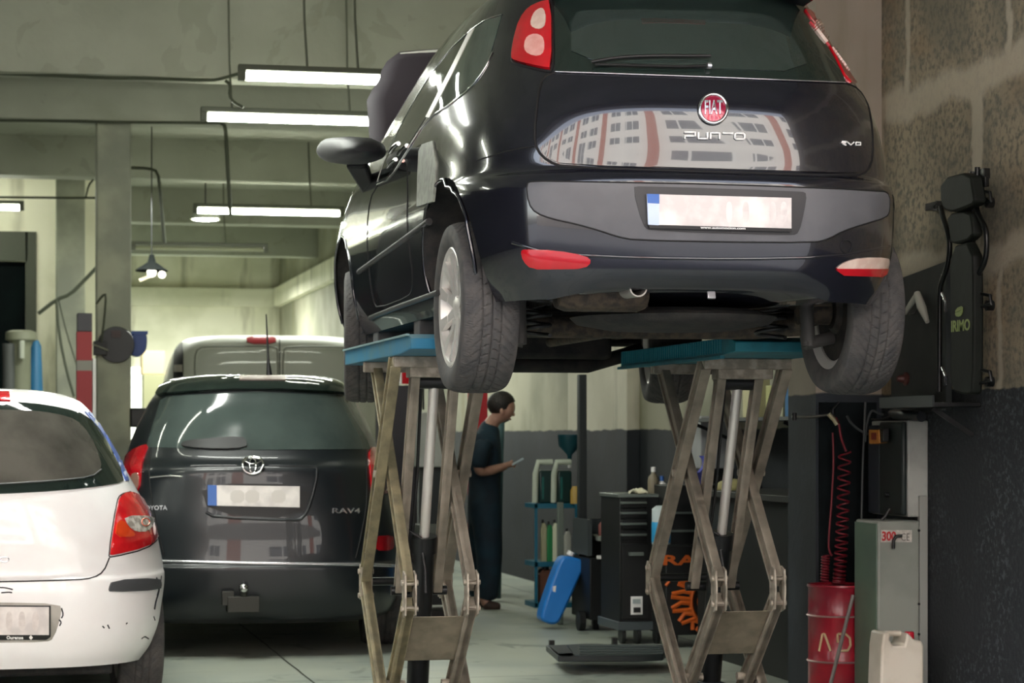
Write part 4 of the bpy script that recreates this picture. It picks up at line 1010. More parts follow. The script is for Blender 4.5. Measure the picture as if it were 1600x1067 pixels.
# ================================================================ things along the right wall
def wp(poly, x, depth, it=0):
    """plate parallel to the side wall: outline surveyed on the plane x, thickness towards +x"""
    if it: poly = smooth_poly(poly, it)
    p = [onx(a, b, x) for a, b in poly]; mb = MB(); a = [mb.bm.verts.new(v) for v in p]; b = [mb.bm.verts.new(v+V((depth, 0, 0))) for v in p]; n = len(p)
    mb.bm.faces.new(a); mb.bm.faces.new(b[::-1])
    for i in range(n): mb.bm.faces.new((a[i], a[(i+1) % n], b[(i+1) % n], b[i]))
    return mb
def fp(poly, y, depth, it=0):
    """plate facing the entrance: outline surveyed on the plane y, thickness towards +y"""
    if it: poly = smooth_poly(poly, it)
    p = [ony(a, b, y) for a, b in poly]; mb = MB(); a = [mb.bm.verts.new(v) for v in p]; b = [mb.bm.verts.new(v+V((0, depth, 0))) for v in p]; n = len(p)
    mb.bm.faces.new(a); mb.bm.faces.new(b[::-1])
    for i in range(n): mb.bm.faces.new((a[i], a[(i+1) % n], b[(i+1) % n], b[i]))
    return mb
M_pad = mat('black vinyl', '#121512', .6, spec=.25, c2='#191d19', scale=5, bump=.15, bscale=14); M_tubeb = mat('black enamel tube', '#0d0f10', .3)
cx0 = 4.06
cr_ = thing('mechanic_creeper', 'folded black mechanic creeper with vinyl pads hung upright on the block wall', 'creeper', onx(1500, 618, cx0))
def wt(pts, x, r, it=2): return MB().tube([onx(a, b, x) for a, b in smooth_poly(pts, it, False)], r, 10)
obj('frame_tube', wt([(1527,261),(1526,300),(1525,325),(1531,340),(1541,358),(1542,385),(1539,410),(1529,428),(1524,440),(1523,612)], cx0+.03, .012), M_tubeb, cr_, 60)
obj('frame_tube', wt([(1470,322),(1472,335),(1481,362),(1485,385),(1481,416),(1471,440),(1468,455),(1468,612)], cx0+.03, .012), M_tubeb, cr_, 60)
obj('frame_rail', wt([(1520,268),(1519,440),(1519,614)], cx0+.05, .014, 0), M_tubeb, cr_, 60)
obj('headrest', wp([(1468,279),(1515,267),(1520,300),(1523,318),(1505,326),(1484,333),(1469,322)], cx0-.02, .06, 1), M_pad, cr_, 50, bevel=.01)
obj('pad', wp([(1477,334),(1514,328),(1519,350),(1520,373),(1484,384),(1483,365)], cx0, .05, 1), M_pad, cr_, 50, bevel=.01)
obj('pad', wp([(1483,386),(1519,376),(1521,467),(1520,612),(1512,618),(1483,611),(1485,540),(1484,467)], cx0, .05, 1), M_pad, cr_, 50, bevel=.01)
for (x_, y_) in ((1541,309), (1541,470), (1541,589)):
    c = onx(x_, y_, cx0+.04); obj('caster', MB().tube([onx(x_-14, y_+12, cx0+.04), onx(x_-12, y_-12, cx0+.04), onx(x_+6, y_-8, cx0+.04), onx(x_+8, y_+4, cx0+.04), onx(x_-14, y_+12, cx0+.04)], .008, 8).cyl(c+V((0,0,-.02)), c+V((.03,0,-.02)), .022), M_tubeb, cr_, 50)
for (x_, y_) in ((1478,472), (1478,588)):
    obj('caster_bracket', MB().tube([onx(x_-6, y_-14, cx0+.02), onx(x_, y_, cx0), onx(x_, y_+14, cx0+.02)], .007, 8), M_silver, cr_, 50)
M_lime = mat('pale green print', '#8b9a5a', .5)
O_ = onx(1486, 519, cx0-.002); text_on('pad_lettering', 'IRIMO', O_, onx(1515, 516, cx0-.002)-O_, onx(1486, 501, cx0-.002)-O_, M_lime, cr_, bold=.02, off=-.002)
obj('pad_emblem', wp([(1493,482),(1504,477),(1503,490),(1499,495),(1492,494)], cx0-.003, .003, 1).tube([onx(1494,487,cx0-.004), onx(1501,484,cx0-.004)], .003), M_lime, cr_)
obj('top_bracket', MB().box(onx(1534,272,cx0+.03)+V((0,-.02,-.02)), onx(1528,272,cx0+.03)+V((.03,.02,.02))).box(onx(1536,285,cx0+.03)+V((0,-.02,-.02)), onx(1530,285,cx0+.03)+V((.02,.02,.02))), M_tubeb, cr_, bevel=.003)
tag(obj('wall_hook', wt([(1465,328),(1460,328),(1459,322),(1463,319)], 4.14, .004, 1).box(onx(1463,322,4.15)+V((0,-.01,-.01)), onx(1463,322,4.2)+V((0,.01,.01))), M_black), 'small ring hook on the block wall left of the creeper headrest', 'hook')
# dark board and the air gun on it
bo = obj('tool_board', wp([(1392,440),(1478,408),(1478,640),(1392,650)], 4.165, .03), mat('charcoal board', '#262a2b', .6, c2='#303433', scale=6), bevel=.003); tag(bo, 'charcoal board leaning flat on the block wall beside the creeper', 'board')
ag = thing('air_gun', 'grey metal air gun hanging on the charcoal board', 'air gun', onx(1434, 500, 4.13))
M_ag = mat('cast grey metal', '#b9b9ae', .45, .2)
obj('barrel', MB().tube([onx(1433,458,4.13), onx(1440,480,4.13), onx(1449,503,4.13)], [.016,.022,.010], 10), M_ag, ag, 50)
obj('grip', MB().tube([onx(1433,460,4.13), onx(1424,474,4.13), onx(1414,489,4.13)], [.014,.014,.010], 10), M_ag, ag, 50)
obj('trigger', MB().tube([onx(1436,478,4.12), onx(1430,490,4.12), onx(1420,492,4.12)], .004, 8), M_black, ag, 50)
tag(obj('pressure_knob', MB().lathe([(0,0),(.03,0),(.032,.01),(.02,.02),(.012,.05),(0,.05)], Matrix.Translation(onx(1417,592,4.165)) @ Matrix.Rotation(-PI/2, 4, 'Y'), 20), mat('dull red brown', '#4a2522', .5)), 'small dull red-brown knob low on the charcoal board', 'knob')
for k_, (pts, r, lab) in enumerate((([(1391,646),(1400,645),(1432,649),(1441,650)], .024, 'thick grey grease gun lying on top below the charcoal board'),)):
    g_ = thing('grease_gun', lab, 'tool', onx(1415, 655, 4.08)); obj('barrel', MB().tube([onx(1398,647,4.08), onx(1440,651,4.08)], .024, 16), mat('gun metal', '#3b3f42', .3, .6), g_, 50)
    obj('cap', MB().tube([onx(1391,645,4.08), onx(1398,647,4.08)], [.012,.02], 12), M_black, g_, 50)
    obj('lever', MB().tube([onx(1394,650,4.07), onx(1374,656,4.07), onx(1362,655,4.07)], .005, 8), M_black, g_, 50)
sh = thing('wall_shelf', 'narrow black steel shelf under the creeper, sticking out over the dark dado', 'shelf', onx(1470, 640, 4.12))
obj('board', MB().box((3.98, onx(1500,636,4.1).y, 1.405), (4.2, onx(1415,636,4.1).y, 1.425)), M_black, sh, bevel=.003)
obj('lip', MB().box((3.97, onx(1500,636,4.1).y, 1.405), (3.98, onx(1415,636,4.1).y, 1.455)), mat('shelf lip', '#2d3233', .4), sh)
obj('bracket', MB().bar(V((4.19, onx(1490,636,4.1).y, 1.28)), V((4.0, onx(1490,636,4.1).y, 1.40)), .02, .012), M_black, sh)
# electric box
eb = thing('wall_cabinet', 'flat electric box with dark door on the dark dado, above the tall grey cabinet', 'cabinet', onx(1425, 808, 4.15))
y0 = 10.02; y1 = 10.48; z1 = P(0, 657, 10.65).z; z0 = P(0, 808, 10.65).z
obj('casing', MB().box((4.10, y0, z0), (4.2, y1, z1)), mat('light grey enamel', '#a5a6a0', .5, c2='#94958f', scale=7), eb, bevel=.006)
obj('door', MB().box((4.075, y0+.01, z0+.005), (4.10, y1-.16, z1-.005)), mat('blackish green door', '#1d2524', .4), eb, bevel=.01)
obj('door', MB().box((4.08, y1-.155, z0+.005), (4.10, y1-.0, z1-.02)), mat('slate door', '#2d3038', .45), eb, bevel=.01)
obj('knob', MB().cyl(V((4.075, 10.2, 1.0)), V((4.055, 10.2, 1.0)), .012), M_black, eb)
sw = thing('isolator_switch', 'small orange switch box hung left of the dark electric box', 'switch', onx(1366, 692, 4.05))
obj('casing', wp([(1357,671),(1373,671),(1374,692),(1358,694)], 4.03, .04), mat('orange plastic', '#b3742b', .5), sw, bevel=.004)
obj('label_plate', wp([(1361,676),(1368,676),(1368,687),(1361,687)], 4.026, .004), mat('red brown label', '#7a2a1c', .5), sw)
obj('side_lever', wp([(1374,669),(1380,669),(1380,690),(1374,692)], 4.035, .03), M_black, sw, bevel=.003)
for pts, lab in (([(1352,628),(1351,660),(1348,720),(1346,822)], 'thin dark cable falling behind the grey cabinet beside the red coil hose'), ([(1380,648),(1372,646),(1363,640),(1357,650),(1353,672),(1352,690)], 'looped black cable over the orange switch'), ([(1323,650),(1330,662),(1345,674),(1357,678)], 'short grey cable leading to the orange switch')):
    tag(obj('cable', MB().tube([ony(a, b, 10.5) for a, b in smooth_poly(pts, 2, False)], .006, 8), mat('cable grey', '#3b4040', .5)), lab, 'cable')
# tall grey cabinet
tc = thing('tall_cabinet', 'tall grey-green steel cabinet with a 300 sticker standing on the floor by the dark wall', 'cabinet', (4.04, 10.14, 0))
ztop = .885
M_cab = mat('grey green enamel', '#8b8e86', .5, c2='#7b7f78', scale=3, bump=.03)
obj('casing', MB().box((3.94, 9.995, 0), (4.15, 10.28, ztop)), M_cab, tc, bevel=.012)
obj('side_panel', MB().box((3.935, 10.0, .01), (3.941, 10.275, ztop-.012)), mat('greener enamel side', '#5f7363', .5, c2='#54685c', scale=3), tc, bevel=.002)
for z_ in (.30, .36, .50, .84): obj('screw', MB().cyl(V((4.142, 9.996, z_)), V((4.142, 9.988, z_)), .006, seg=10), M_black, tc)
def fb_(px0, py0, px1, py1, y, m, name, par, th=.002):
    return obj(name, fp([(px0,py0),(px1,py0),(px1,py1),(px0,py1)], y, th), m, par)
stk = fb_(1376.5, 828, 1425, 847, 9.990, mat('sticker white', '#c9c3bb', .5, c2='#a9a49c', scale=60), 'sticker', tc)
O_ = ony(1378, 845, 9.988); text_on('sticker_figures', '300', O_, ony(1400, 845, 9.988)-O_, ony(1378, 830, 9.988)-O_, mat('sticker red', '#b02a2c', .5), stk, bold=.03)
O_ = ony(1408, 845, 9.988); text_on('sticker_print', 'CE', O_, ony(1421, 845, 9.988)-O_, ony(1408, 833, 9.988)-O_, mat('sticker grey print', '#6f6a66', .5), stk)
obj('hook_handle', MB().tube([ony(a, b, 9.975) for a, b in ((1396,857),(1396,845),(1400,838),(1409,837))], .008, 8), M_black, tc, 50)
obj('angle_post', MB().box((4.150, 10.00, 0), (4.19, 10.03, 1.0)), mat('pale upright', '#8a8b86', .5), tc, bevel=.003)
tag(obj('cable_stub', MB().tube([ony(a, b, 10.12) for a, b in ((1372,826),(1378,812),(1384,806),(1390,795))], .008, 8), M_black), 'short black cable between the electric box and the tall grey cabinet', 'cable')
# jerrycan
jc = thing('jerrycan', 'white plastic jerrycan with red cap standing before the tall grey cabinet', 'jerrycan', (3.93, 9.72, 0))
yj = 9.62; M_jug = mat('milky plastic', '#cdc6b8', .45, c2='#bdb5a6', scale=5)
a = ony(1374, 1000, yj); b = ony(1444, 1000, yj); zt = .405
jb = MB(); M = Matrix.Translation((a.x, yj, 0)) @ Matrix(((1,0,0,0),(0,0,1,0),(0,1,0,0),(0,0,0,1)))
w = b.x-a.x
jb.prism([(.006,0),(w-.006,0),(w,.02),(w,.34),(w-.01,.365),(w*.80,.368),(w*.62,zt),(w*.60,.372),(w*.56,.345),(w*.30,.345),(w*.24,.372),(w*.26,zt),(w*.10,zt),(.012,.34),(0,.02)][::1], M, .16)
obj('body', jb, M_jug, jc, 40, bevel=.01)
obj('handle', MB().tube([V((a.x+w*.2, yj+.08, zt-.012)), V((a.x+w*.62, yj+.08, zt-.012))], .013, 10), M_jug, jc, 50)
obj('cap', MB().lathe([(0,0),(.022,0),(.022,.028),(.018,.032),(0,.032)], Matrix.Translation((a.x+w*.82, yj+.08, .368)), 24), mat('red cap', '#b3122a', .4), jc, 50)
# drum
dm = thing('oil_drum', 'small red steel drum with yellowed letters between the dark pier and the grey cabinet', 'drum', (3.915, 10.435, 0))
M_drum = mat('red drum enamel', '#9a1c2c', .35, c2='#7b1a2b', scale=4, coat=.3)
dz = P(1300, 915, 10.9).z
zb1 = P(0, 966, 10.82).z; zb2 = P(0, 1038, 10.82).z; R0 = .148
pr = [(0,.0),(R0-.006,0),(R0,.008),(R0-.003,.02)]
for zz_ in (zb2, zb1): pr += [(R0-.003,zz_-.012),(R0+.004,zz_),(R0-.003,zz_+.012)]
pr += [(R0-.003,dz-.018),(R0+.003,dz-.01),(R0,dz),(R0-.01,dz-.003),(R0-.014,dz-.012),(0,dz-.012)]
obj('shell', MB().lathe(pr, Matrix.Translation((3.915,10.435,0)), 48), M_drum, dm, 50)
for zz_ in (zb1, zb2): obj('hoop', MB().lathe([(R0+.001,zz_-.005),(R0+.006,zz_),(R0+.001,zz_+.005)], Matrix.Translation((3.915,10.435,0)), 48), mat('worn hoop', '#a88a86', .4, .4), dm, 50)
def on_drum(px, py):
    r = rayd(px, py); ox, oy = EYE.x-3.915, EYE.y-10.435; rr_ = R0+.0005; A = r.x**2+r.y**2; B = 2*(ox*r.x+oy*r.y); Cc = ox*ox+oy*oy-rr_*rr_
    t = (-B-math.sqrt(max(B*B-4*A*Cc, 0)))/(2*A); return EYE+r*t
M_let = mat('yellowed white letter', '#c4a983', .6)
mb = MB()
for pts in ([(1280,1017),(1285,991),(1288,990)], [(1288,990),(1292,1000),(1298,1017)], [(1309,990),(1309,1004)], [(1309,990),(1322,991),(1328,997),(1329,1008),(1325,1016),(1314,1017)]):
    o_ = []
    for p_, p2 in zip(pts, pts[1:]):
        for k in range(5): o_.append(on_drum(p_[0]+(p2[0]-p_[0])*k/5, p_[1]+(p2[1]-p_[1])*k/5))
    o_.append(on_drum(*pts[-1])); mb.tube(o_, .006, 6)
obj('lettering', mb, M_let, dm, 50)
tag(obj('metal_strut', MB().tube([ony(1333,930,10.22), ony(1296,1075,10.10), V((3.66,10.02,.0))+V((0,0,.004))], .009, 10), mat('dull strut', '#8f8a86', .35, .6)), 'bare metal rod leaning across the front of the red drum', 'rod')
# red coil hose on the pier
hs_ = thing('air_hose', 'red spiral air hose hanging on the front of the dark pier above the drum', 'hose', ony(1305, 905, 10.5))
M_hose = mat('red hose', '#6d1622', .4)
def pth(pts, y): return [ony(a, b, y) for a, b in smooth_poly(pts, 2, False)]
obj('lead', MB().tube(pth([(1305,652),(1311,662),(1313,680),(1318,695),(1322,705)], 10.5), .006, 8), M_hose, hs_, 60)
co_ = []
for i in range(19*12):
    t = i/(19*12); x = 1320-10*t; y = 706+202*t**.85 if False else 706+(1-(1-t)**1.6)*204
    c = ony(x, y, 10.5); co_.append(c+V((.030*math.cos(i*PI/6), .022*math.sin(i*PI/6), 0)))
obj('coil', MB().tube(co_, .0045, 6), M_hose, hs_, 60)
obj('return_strand', MB().tube(pth([(1301,676),(1303,720),(1299,790),(1294,850),(1296,862),(1300,868)], 10.52), .005, 8), M_hose, hs_, 60)
co_ = [ony(1290-1.5*i/108, 868+40*i/108, 10.49)+V((.018*math.cos(i*PI/6), .016*math.sin(i*PI/6), 0)) for i in range(108)]
obj('small_coil', MB().tube(co_, .0045, 6), M_hose, hs_, 60)
obj('coupling', MB().tube([ony(1295,647,10.46), ony(1303,655,10.46), ony(1308,663,10.46)], .012, 10), mat('brass coupling', '#a79f84', .3, .8), hs_, 50)
pi_ = thing('air_pipe', 'thin metal air line with valves crossing the top of the dark pier dado', 'pipe', ony(1270, 650, 10.55))
obj('pipe', MB().tube([ony(1237,651,10.56), ony(1262,652,10.56), ony(1300,648,10.56)], .007, 8), mat('dull pipe', '#6b6d66', .35, .7), pi_, 50)
obj('valve', MB().cyl(ony(1301,640,10.56), ony(1301,656,10.56), .012, seg=10).tube([ony(1301,640,10.54), ony(1311,628,10.52)], .006), M_black, pi_, 50)
obj('valve', MB().cyl(ony(1241,645,10.56), ony(1241,657,10.56), .012, seg=10), M_black, pi_, 50)
# boxes beyond the pier on a wall shelf
ysh = 12.6
sf = thing('wall_shelf', 'grey wall shelf beyond the pier holding boxes, seen right of the right lift', 'shelf', (4.45, ysh, 1.4))
sz = P(1230, 652, P(1230,652,13).length and 13.2).z
obj('board', MB().box((4.18, 11.9, sz-.02), (4.55, 14.0, sz)), mat('grey board', '#4a4d4a', .6), sf)
for y_ in (12.1, 13.8): obj('bracket', MB().bar(V((4.54, y_, sz-.16)), V((4.22, y_, sz-.03)), .02, .015), M_black, sf)
def bx(px0, px1, pyt, x, wy, c, nm, lab, cat, c2=None):
    a = onx(px1, pyt, x); b = onx(px0, pyt, x); z = a.z
    o = obj(nm, MB().box((x, a.y, sz), (x+wy, b.y-.004, z)), mat('pack '+c, c, .6, c2=c2 or c, scale=20, lo=.5, hi=.6), None, bevel=.003); tag(o, lab, cat, 'packages on the wall shelf'); return o
bx(1237, 1258, 588, 4.2, .16, '#8d7f69', 'cardboard_box', 'beige cardboard box at the pier end of the grey wall shelf', 'box')
bx(1226, 1235, 596, 4.2, .12, '#1c5a86', 'blue_carton', 'narrow blue carton beside the beige cardboard box', 'carton')
bx(1196, 1206, 602, 4.2, .16, '#a5a56a', 'yellow_carton', 'yellow-green carton seen between the right arms of the right lift', 'carton')
bx(1209, 1223, 614, 4.2, .12, '#9c9a80', 'pale_carton', 'pale low carton on the shelf left of the blue one', 'carton')
bx(1160, 1172, 585, 4.2, .12, '#b9b48b', 'tall_carton', 'tall cream carton seen just right of the shiny piston rod of the right lift', 'carton')

tag(obj('recess_shade_panel', MB().box((3.875, 10.588, .02), (4.17, 10.6, 1.44)), mat('black shade sheet', '#0c1113', .9, c2='#12181a', scale=6, spec=.2), None, bevel=.002), 'black shade sheet added to the pier front for the dark recess behind the red air hose', 'panel')  # added black sheet stands in for the shade of a recess
# ================================================================ back of the workshop
def at(px, d):
    p = P(px, 700, d); p.z = 0; return p
def fr(p, rot=-YAW*0): return Matrix.Translation(p)
def fbox(px0, px1, pyt, pyb, d, dep, mb=None):
    """upright box facing the entrance between two columns, depth dep away from the eye"""
    y = P(px0, 700, d).y; a = ony(px0, pyt, y); b = ony(px1, pyb, y); mb = mb or MB()
    return mb.box((a.x, y, b.z), (b.x, y+dep, a.z))
M_tb = mat('black tool chest enamel', '#0a0d0e', .5); M_tl = mat('drawer edge', '#7c8580', .35, .6); M_or = mat('orange print', '#c05a1c', .5)
M_tealm = mat('teal rack enamel', '#12586e', .45)
# roller tool cabinet
d = 14.1; y_ = P(1000, 700, d).y
tt = thing('tool_trolley', 'narrow black tool trolley with pale drawer edges left of the right lift', 'trolley', (P(1000,700,d).x, y_, 0))
obj('carcass', fbox(968, 1034, 776, 973, d, .45), M_tb, tt, bevel=.006)
for py in (785, 801, 818, 835):
    dr = obj('drawer', fbox(972, 1010, py-6, py+8, d-.02, .02), M_tb, tt, bevel=.002); obj('handle', fbox(971, 1011, py-1, py+2, d-.04, .03), M_tl, dr, bevel=.002)
dr = obj('door', fbox(972, 1012, 850, 966, d-.02, .02), M_tb, tt, bevel=.002); obj('handle', fbox(984, 1006, 863, 868, d-.04, .03), M_tl, dr)
st_ = obj('sticker', fbox(986, 1004, 932, 960, d-.03, .008), M_white, dr); obj('sticker_print', fbox(990, 1001, 949, 957, d-.035, .004), M_black, st_)
obj('sticker_mark', fbox(989, 1001, 936, 943, d-.035, .004), mat('sticker grey mark', '#9aa4a4', .5), st_)
obj('base_step', fbox(966, 1036, 972, 984, d-.03, .5), mat('base rail', '#3f474a', .4), tt, bevel=.003)
for px in (972, 996, 1026):
    c = P(px, 990, d+.05); obj('caster', MB().cyl(V((c.x-.012, c.y, .055)), V((c.x+.012, c.y, .055)), .055).box((c.x-.02, c.y-.02, .09), (c.x+.02, c.y+.02, ony(0,984,c.y).z)), M_black, tt, bevel=.002)
obj('top_rim', fbox(966, 1036, 772, 777, d-.01, .46), M_tl, tt, bevel=.003)
zt_ = ony(1000, 772, y_).z
def on_top(name, lab, cat, px, py0, r, prof, m, dd=.15, cap=None, grp='things lying on the tool trolleys'):
    p = ony(px, 700, y_+dd); z = ony(px, py0, y_+dd).z; h = z-zt_
    o = thing(name, lab, cat, (p.x, p.y, zt_), group=grp); obj('body', MB().lathe([(a*r, b*h) for a, b in prof], Matrix.Translation((p.x, p.y, zt_)), 18), m, o, 50)
    if cap: obj('cap', MB().lathe([(0,0),(r*.45,0),(r*.45,.03),(0,.032)], Matrix.Translation((p.x, p.y, z-.005)), 14), cap, o, 50)
    return o
BOT = [(0,0),(.95,0),(1,.05),(1,.6),(.85,.75),(.4,.88),(.38,1),(0,1)]
on_top('bottle', 'small brownish bottle on top of the narrow black trolley', 'bottle', 1021, 736, .035, BOT, mat('bottle brown', '#7d7462', .4), cap=M_white)
on_top('bottle', 'short white bottle on top of the narrow black trolley, right of the brownish one', 'bottle', 1034, 750, .03, BOT, M_white, cap=M_blue)
rag = MB(); rws = []
for i in range(9):
    rws.append([P(982+i*4, 771-5*math.sin(i*.5)-(3 if i > 4 else 0)-4*math.sin(j*1.2+i), d+.05+j*.05) for j in range(5)])
o_ = obj('paper_wipes', rag.grid(rws), mat('white cloth', '#cfc8a8', .8, c2='#e2dfc9', scale=20), None, 60); sm_ = o_.modifiers.new('t', 'SOLIDIFY'); sm_.thickness = .01; tag(o_, 'crumpled off-white cloth on top of the narrow black trolley', 'cloth', 'things lying on the tool trolleys')
sb = thing('spray_can', 'white and light blue container standing on the black bench left of the right lift arms', 'container', P(1036, 850, 13.7))
p = P(1033, 850, 13.7); zz0 = p.z; zz1 = P(1033, 790, 13.7).z
obj('body', MB().lathe([(0,0),(.055,0),(.055,zz1-zz0-.02),(.03,zz1-zz0),(0,zz1-zz0)], Matrix.Translation(p), 20), mat('white can', '#b9c4c6', .4), sb, 50)
obj('label_band', MB().lathe([(.056,.01),(.057,.012),(.057,.13),(.056,.132)], Matrix.Translation(p), 20), mat('light blue label', '#2f8fc0', .4), sb, 50)
obj('foot', MB().cyl(p+V((0,0,-.01)), p, .03), M_black, sb)
# big black bench cabinet with orange print
d = 13.85; bn_ = thing('tool_bench', 'wide black tool bench with orange gear print seen through the right lift', 'bench', P(1120, 1010, d)-V((0,0,P(1120,1010,d).z)))
obj('carcass', fbox(1040, 1190, 852, 990, d, .42), M_tb, bn_, bevel=.008)
obj('upper_box', fbox(1042, 1190, 758, 850, d+.12, .38), M_tb, bn_, bevel=.006)
for py in (800, 828): obj('drawer_edge', fbox(1046, 1188, py, py+2, d+.11, .02), M_tl, bn_)
for py in (880, 912, 946):
    obj('drawer_edge', fbox(1150, 1188, py, py+3, d-.01, .02), M_tl, bn_)
for px in (1050, 1130, 1200): obj('caster', MB().cyl(ony(px,1000,P(px,0,d).y+.1)*1-V((.02,0,ony(px,1000,P(px,0,d).y+.1).z-.06)), ony(px,1000,P(px,0,d).y+.1)+V((.02,0,-ony(px,1000,P(px,0,d).y+.1).z+.06)), .06).box((ony(px,1000,P(px,0,d).y+.1).x-.03, P(px,0,d).y+.06, .08), (ony(px,1000,P(px,0,d).y+.1).x+.03, P(px,0,d).y+.14, ony(px,990,P(px,0,d).y).z)), M_black, bn_)
yb = P(1036, 700, d).y-.004
O_ = ony(1036, 883, yb); pr_ = text_on('orange_lettering', 'RAI', O_, ony(1096, 883, yb)-O_, ony(1036, 867, yb)-O_, M_or, bn_, bold=.03, off=.003)
gm = MB()
def og(pts, r=.014): gm.tube([ony(a, b, yb) for a, b in pts], r, 6)
gc = (1104, 940)
for R_ in (34, 16):
    og([(gc[0]+R_*.72*math.cos(a*PI/16), gc[1]+R_*math.sin(a*PI/16)) for a in range(5, 28)])
for k in range(6):
    a = PI*.62+k*PI*.76/5; r0, r1 = 34, 66
    og([(gc[0]+r0*.72*math.cos(a-.13), gc[1]+r0*math.sin(a-.13)), (gc[0]+r1*.85*math.cos(a-.08), gc[1]+r1*.72*math.sin(a-.08))])
    a2 = a+.12; og([(gc[0]+r1*.85*math.cos(a+.02), gc[1]+r1*.72*math.sin(a+.02)), (gc[0]+50*.8*math.cos(a+.2), gc[1]+50*.75*math.sin(a+.2)), (gc[0]+36*.75*math.cos(a+.16), gc[1]+36*math.sin(a+.16))])
og([(1036,982),(1050,982)], .014); og([(1040,915),(1046,908)], .01)
obj('orange_gear_print', gm, M_or, bn_, 50)
tag(obj('rag', MB().grid([[P(1092+6*math.sin(i*.9)+j*4, 712+i*6.5, 13.95+.02*math.sin(i+j)) for j in range(4)] for i in range(8)]), mat('violet blue rag', '#5a5fb0', .8), None, 60), 'violet-blue rag draped over the wide bench behind the right lift', 'rag', 'things lying on the tool trolleys')
rk = C.objects[-1] if False else None
gp_ = thing('wall_panel_box', 'grey enamel control cabinet behind the right lift piston', 'cabinet', P(1138, 735, 14.6))
obj('casing', fbox(1095, 1162, 650, 732, 14.6, .2), mat('grey cabinet enamel', '#9b9d9e', .5, c2='#8d8f90', scale=4), gp_, bevel=.006); obj('stand', fbox(1110, 1150, 732, 760, 14.62, .1), M_black, gp_)
# left trolley and items
d = 15.0; t2_ = thing('tool_trolley', 'low black trolley with cluttered open top between the black post and the narrow trolley', 'trolley', P(945, 960, d)-V((0,0,P(945,960,d).z)))
obj('carcass', fbox(922, 967, 872, 968, d, .5), M_tb, t2_, bevel=.006); obj('top_edge', fbox(934, 968, 868, 873, d-.02, .03), M_white, t2_)
obj('upper_tray', fbox(936, 968, 838, 845, d-.03, .4), mat('tray edge', '#9aa39b', .4, .4), t2_, bevel=.002); obj('back_panel', fbox(920, 968, 810, 868, d+.3, .03), mat('dark grey panel', '#23282b', .5), t2_)
obj('side_upright', fbox(918, 925, 812, 868, d, .4), mat('dark grey upright', '#3a4042', .5), t2_)
obj('side_upright', fbox(966, 970, 812, 868, d, .4), MATS['dark grey upright'], t2_)
c = P(903, 966, 15.1); obj('wheel', MB().cyl(V((c.x, c.y, .065)), V((c.x+.04, c.y, .065)), .065), M_black, t2_, 50)
obj('axle', fbox(905, 968, 958, 964, 15.1, .04), M_dark, t2_)
for px in (930, 962): c = P(px, 966, d+.2); obj('foot', MB().box((c.x-.02, c.y-.02, 0), (c.x+.02, c.y+.02, ony(px,966,P(px,0,d).y).z)), M_black, t2_)
z_ = ony(950, 838, P(950,0,d).y).z
for k_, (px, c1, r) in enumerate(((942,'#8a5550',.03),(951,'#a8a29a',.025),(960,'#5f7f80',.03))):
    p = P(px, 838, d+.1); tag(obj('spray_can', MB().lathe([(0,0),(r,0),(r,.07),(r*.5,.09),(0,.09)], Matrix.Translation((p.x, p.y, z_)), 16), mat('can '+c1, c1, .4), None, 50), ('dull red', 'pale grey', 'teal')[k_]+' small pot on the tray of the low black trolley', 'pot', 'pots on the low trolley')
# black steel post
tag(obj('steel_post', fbox(905, 917, 585, 938, 15.3, .06), mat('black post paint', '#1d2324', .5), None, bevel=.004), 'slim black steel post standing before the pale side wall', 'post')
tag(obj('steel_post', fbox(872, 881, 785, 905, 15.56, .04).box(P(872,905,15.56)-V((0,0,P(872,905,15.56).z)), P(881,905,15.56)+V((0,.04,0))), mat('grey post paint', '#5d665e', .5), None, bevel=.004), 'short grey upright in front of the teal rack', 'post')
# leaning blue container
bc = thing('water_container', 'long bright blue plastic container leaning against the teal rack', 'container', P(868, 975, 15.35))
MB_ = MB(); rws = []
ax0 = P(872, 972, 15.3); ax0.z = .035; ax1 = P(899, 872, 15.45)
out = [(845,962),(847,970),(860,976),(872,975),(880,962),(912,890),(915,880),(908,873),(885,868),(877,872),(869,890),(853,935)]
yb2 = P(870, 900, 15.2).y
pf_ = fp(out, yb2, .15, 2); obj('shell', pf_, mat('bright blue plastic', '#2277c8', .4, coat=.2), bc, 50, bevel=.018)
obj('cap', MB().cyl(ony(890,868,yb2+.07), ony(893,862,yb2+.07), .025), M_white, bc, 50); obj('label_mark', fp([(864,916),(869,915),(868,925),(864,924)], yb2-.002, .002), M_white, bc)
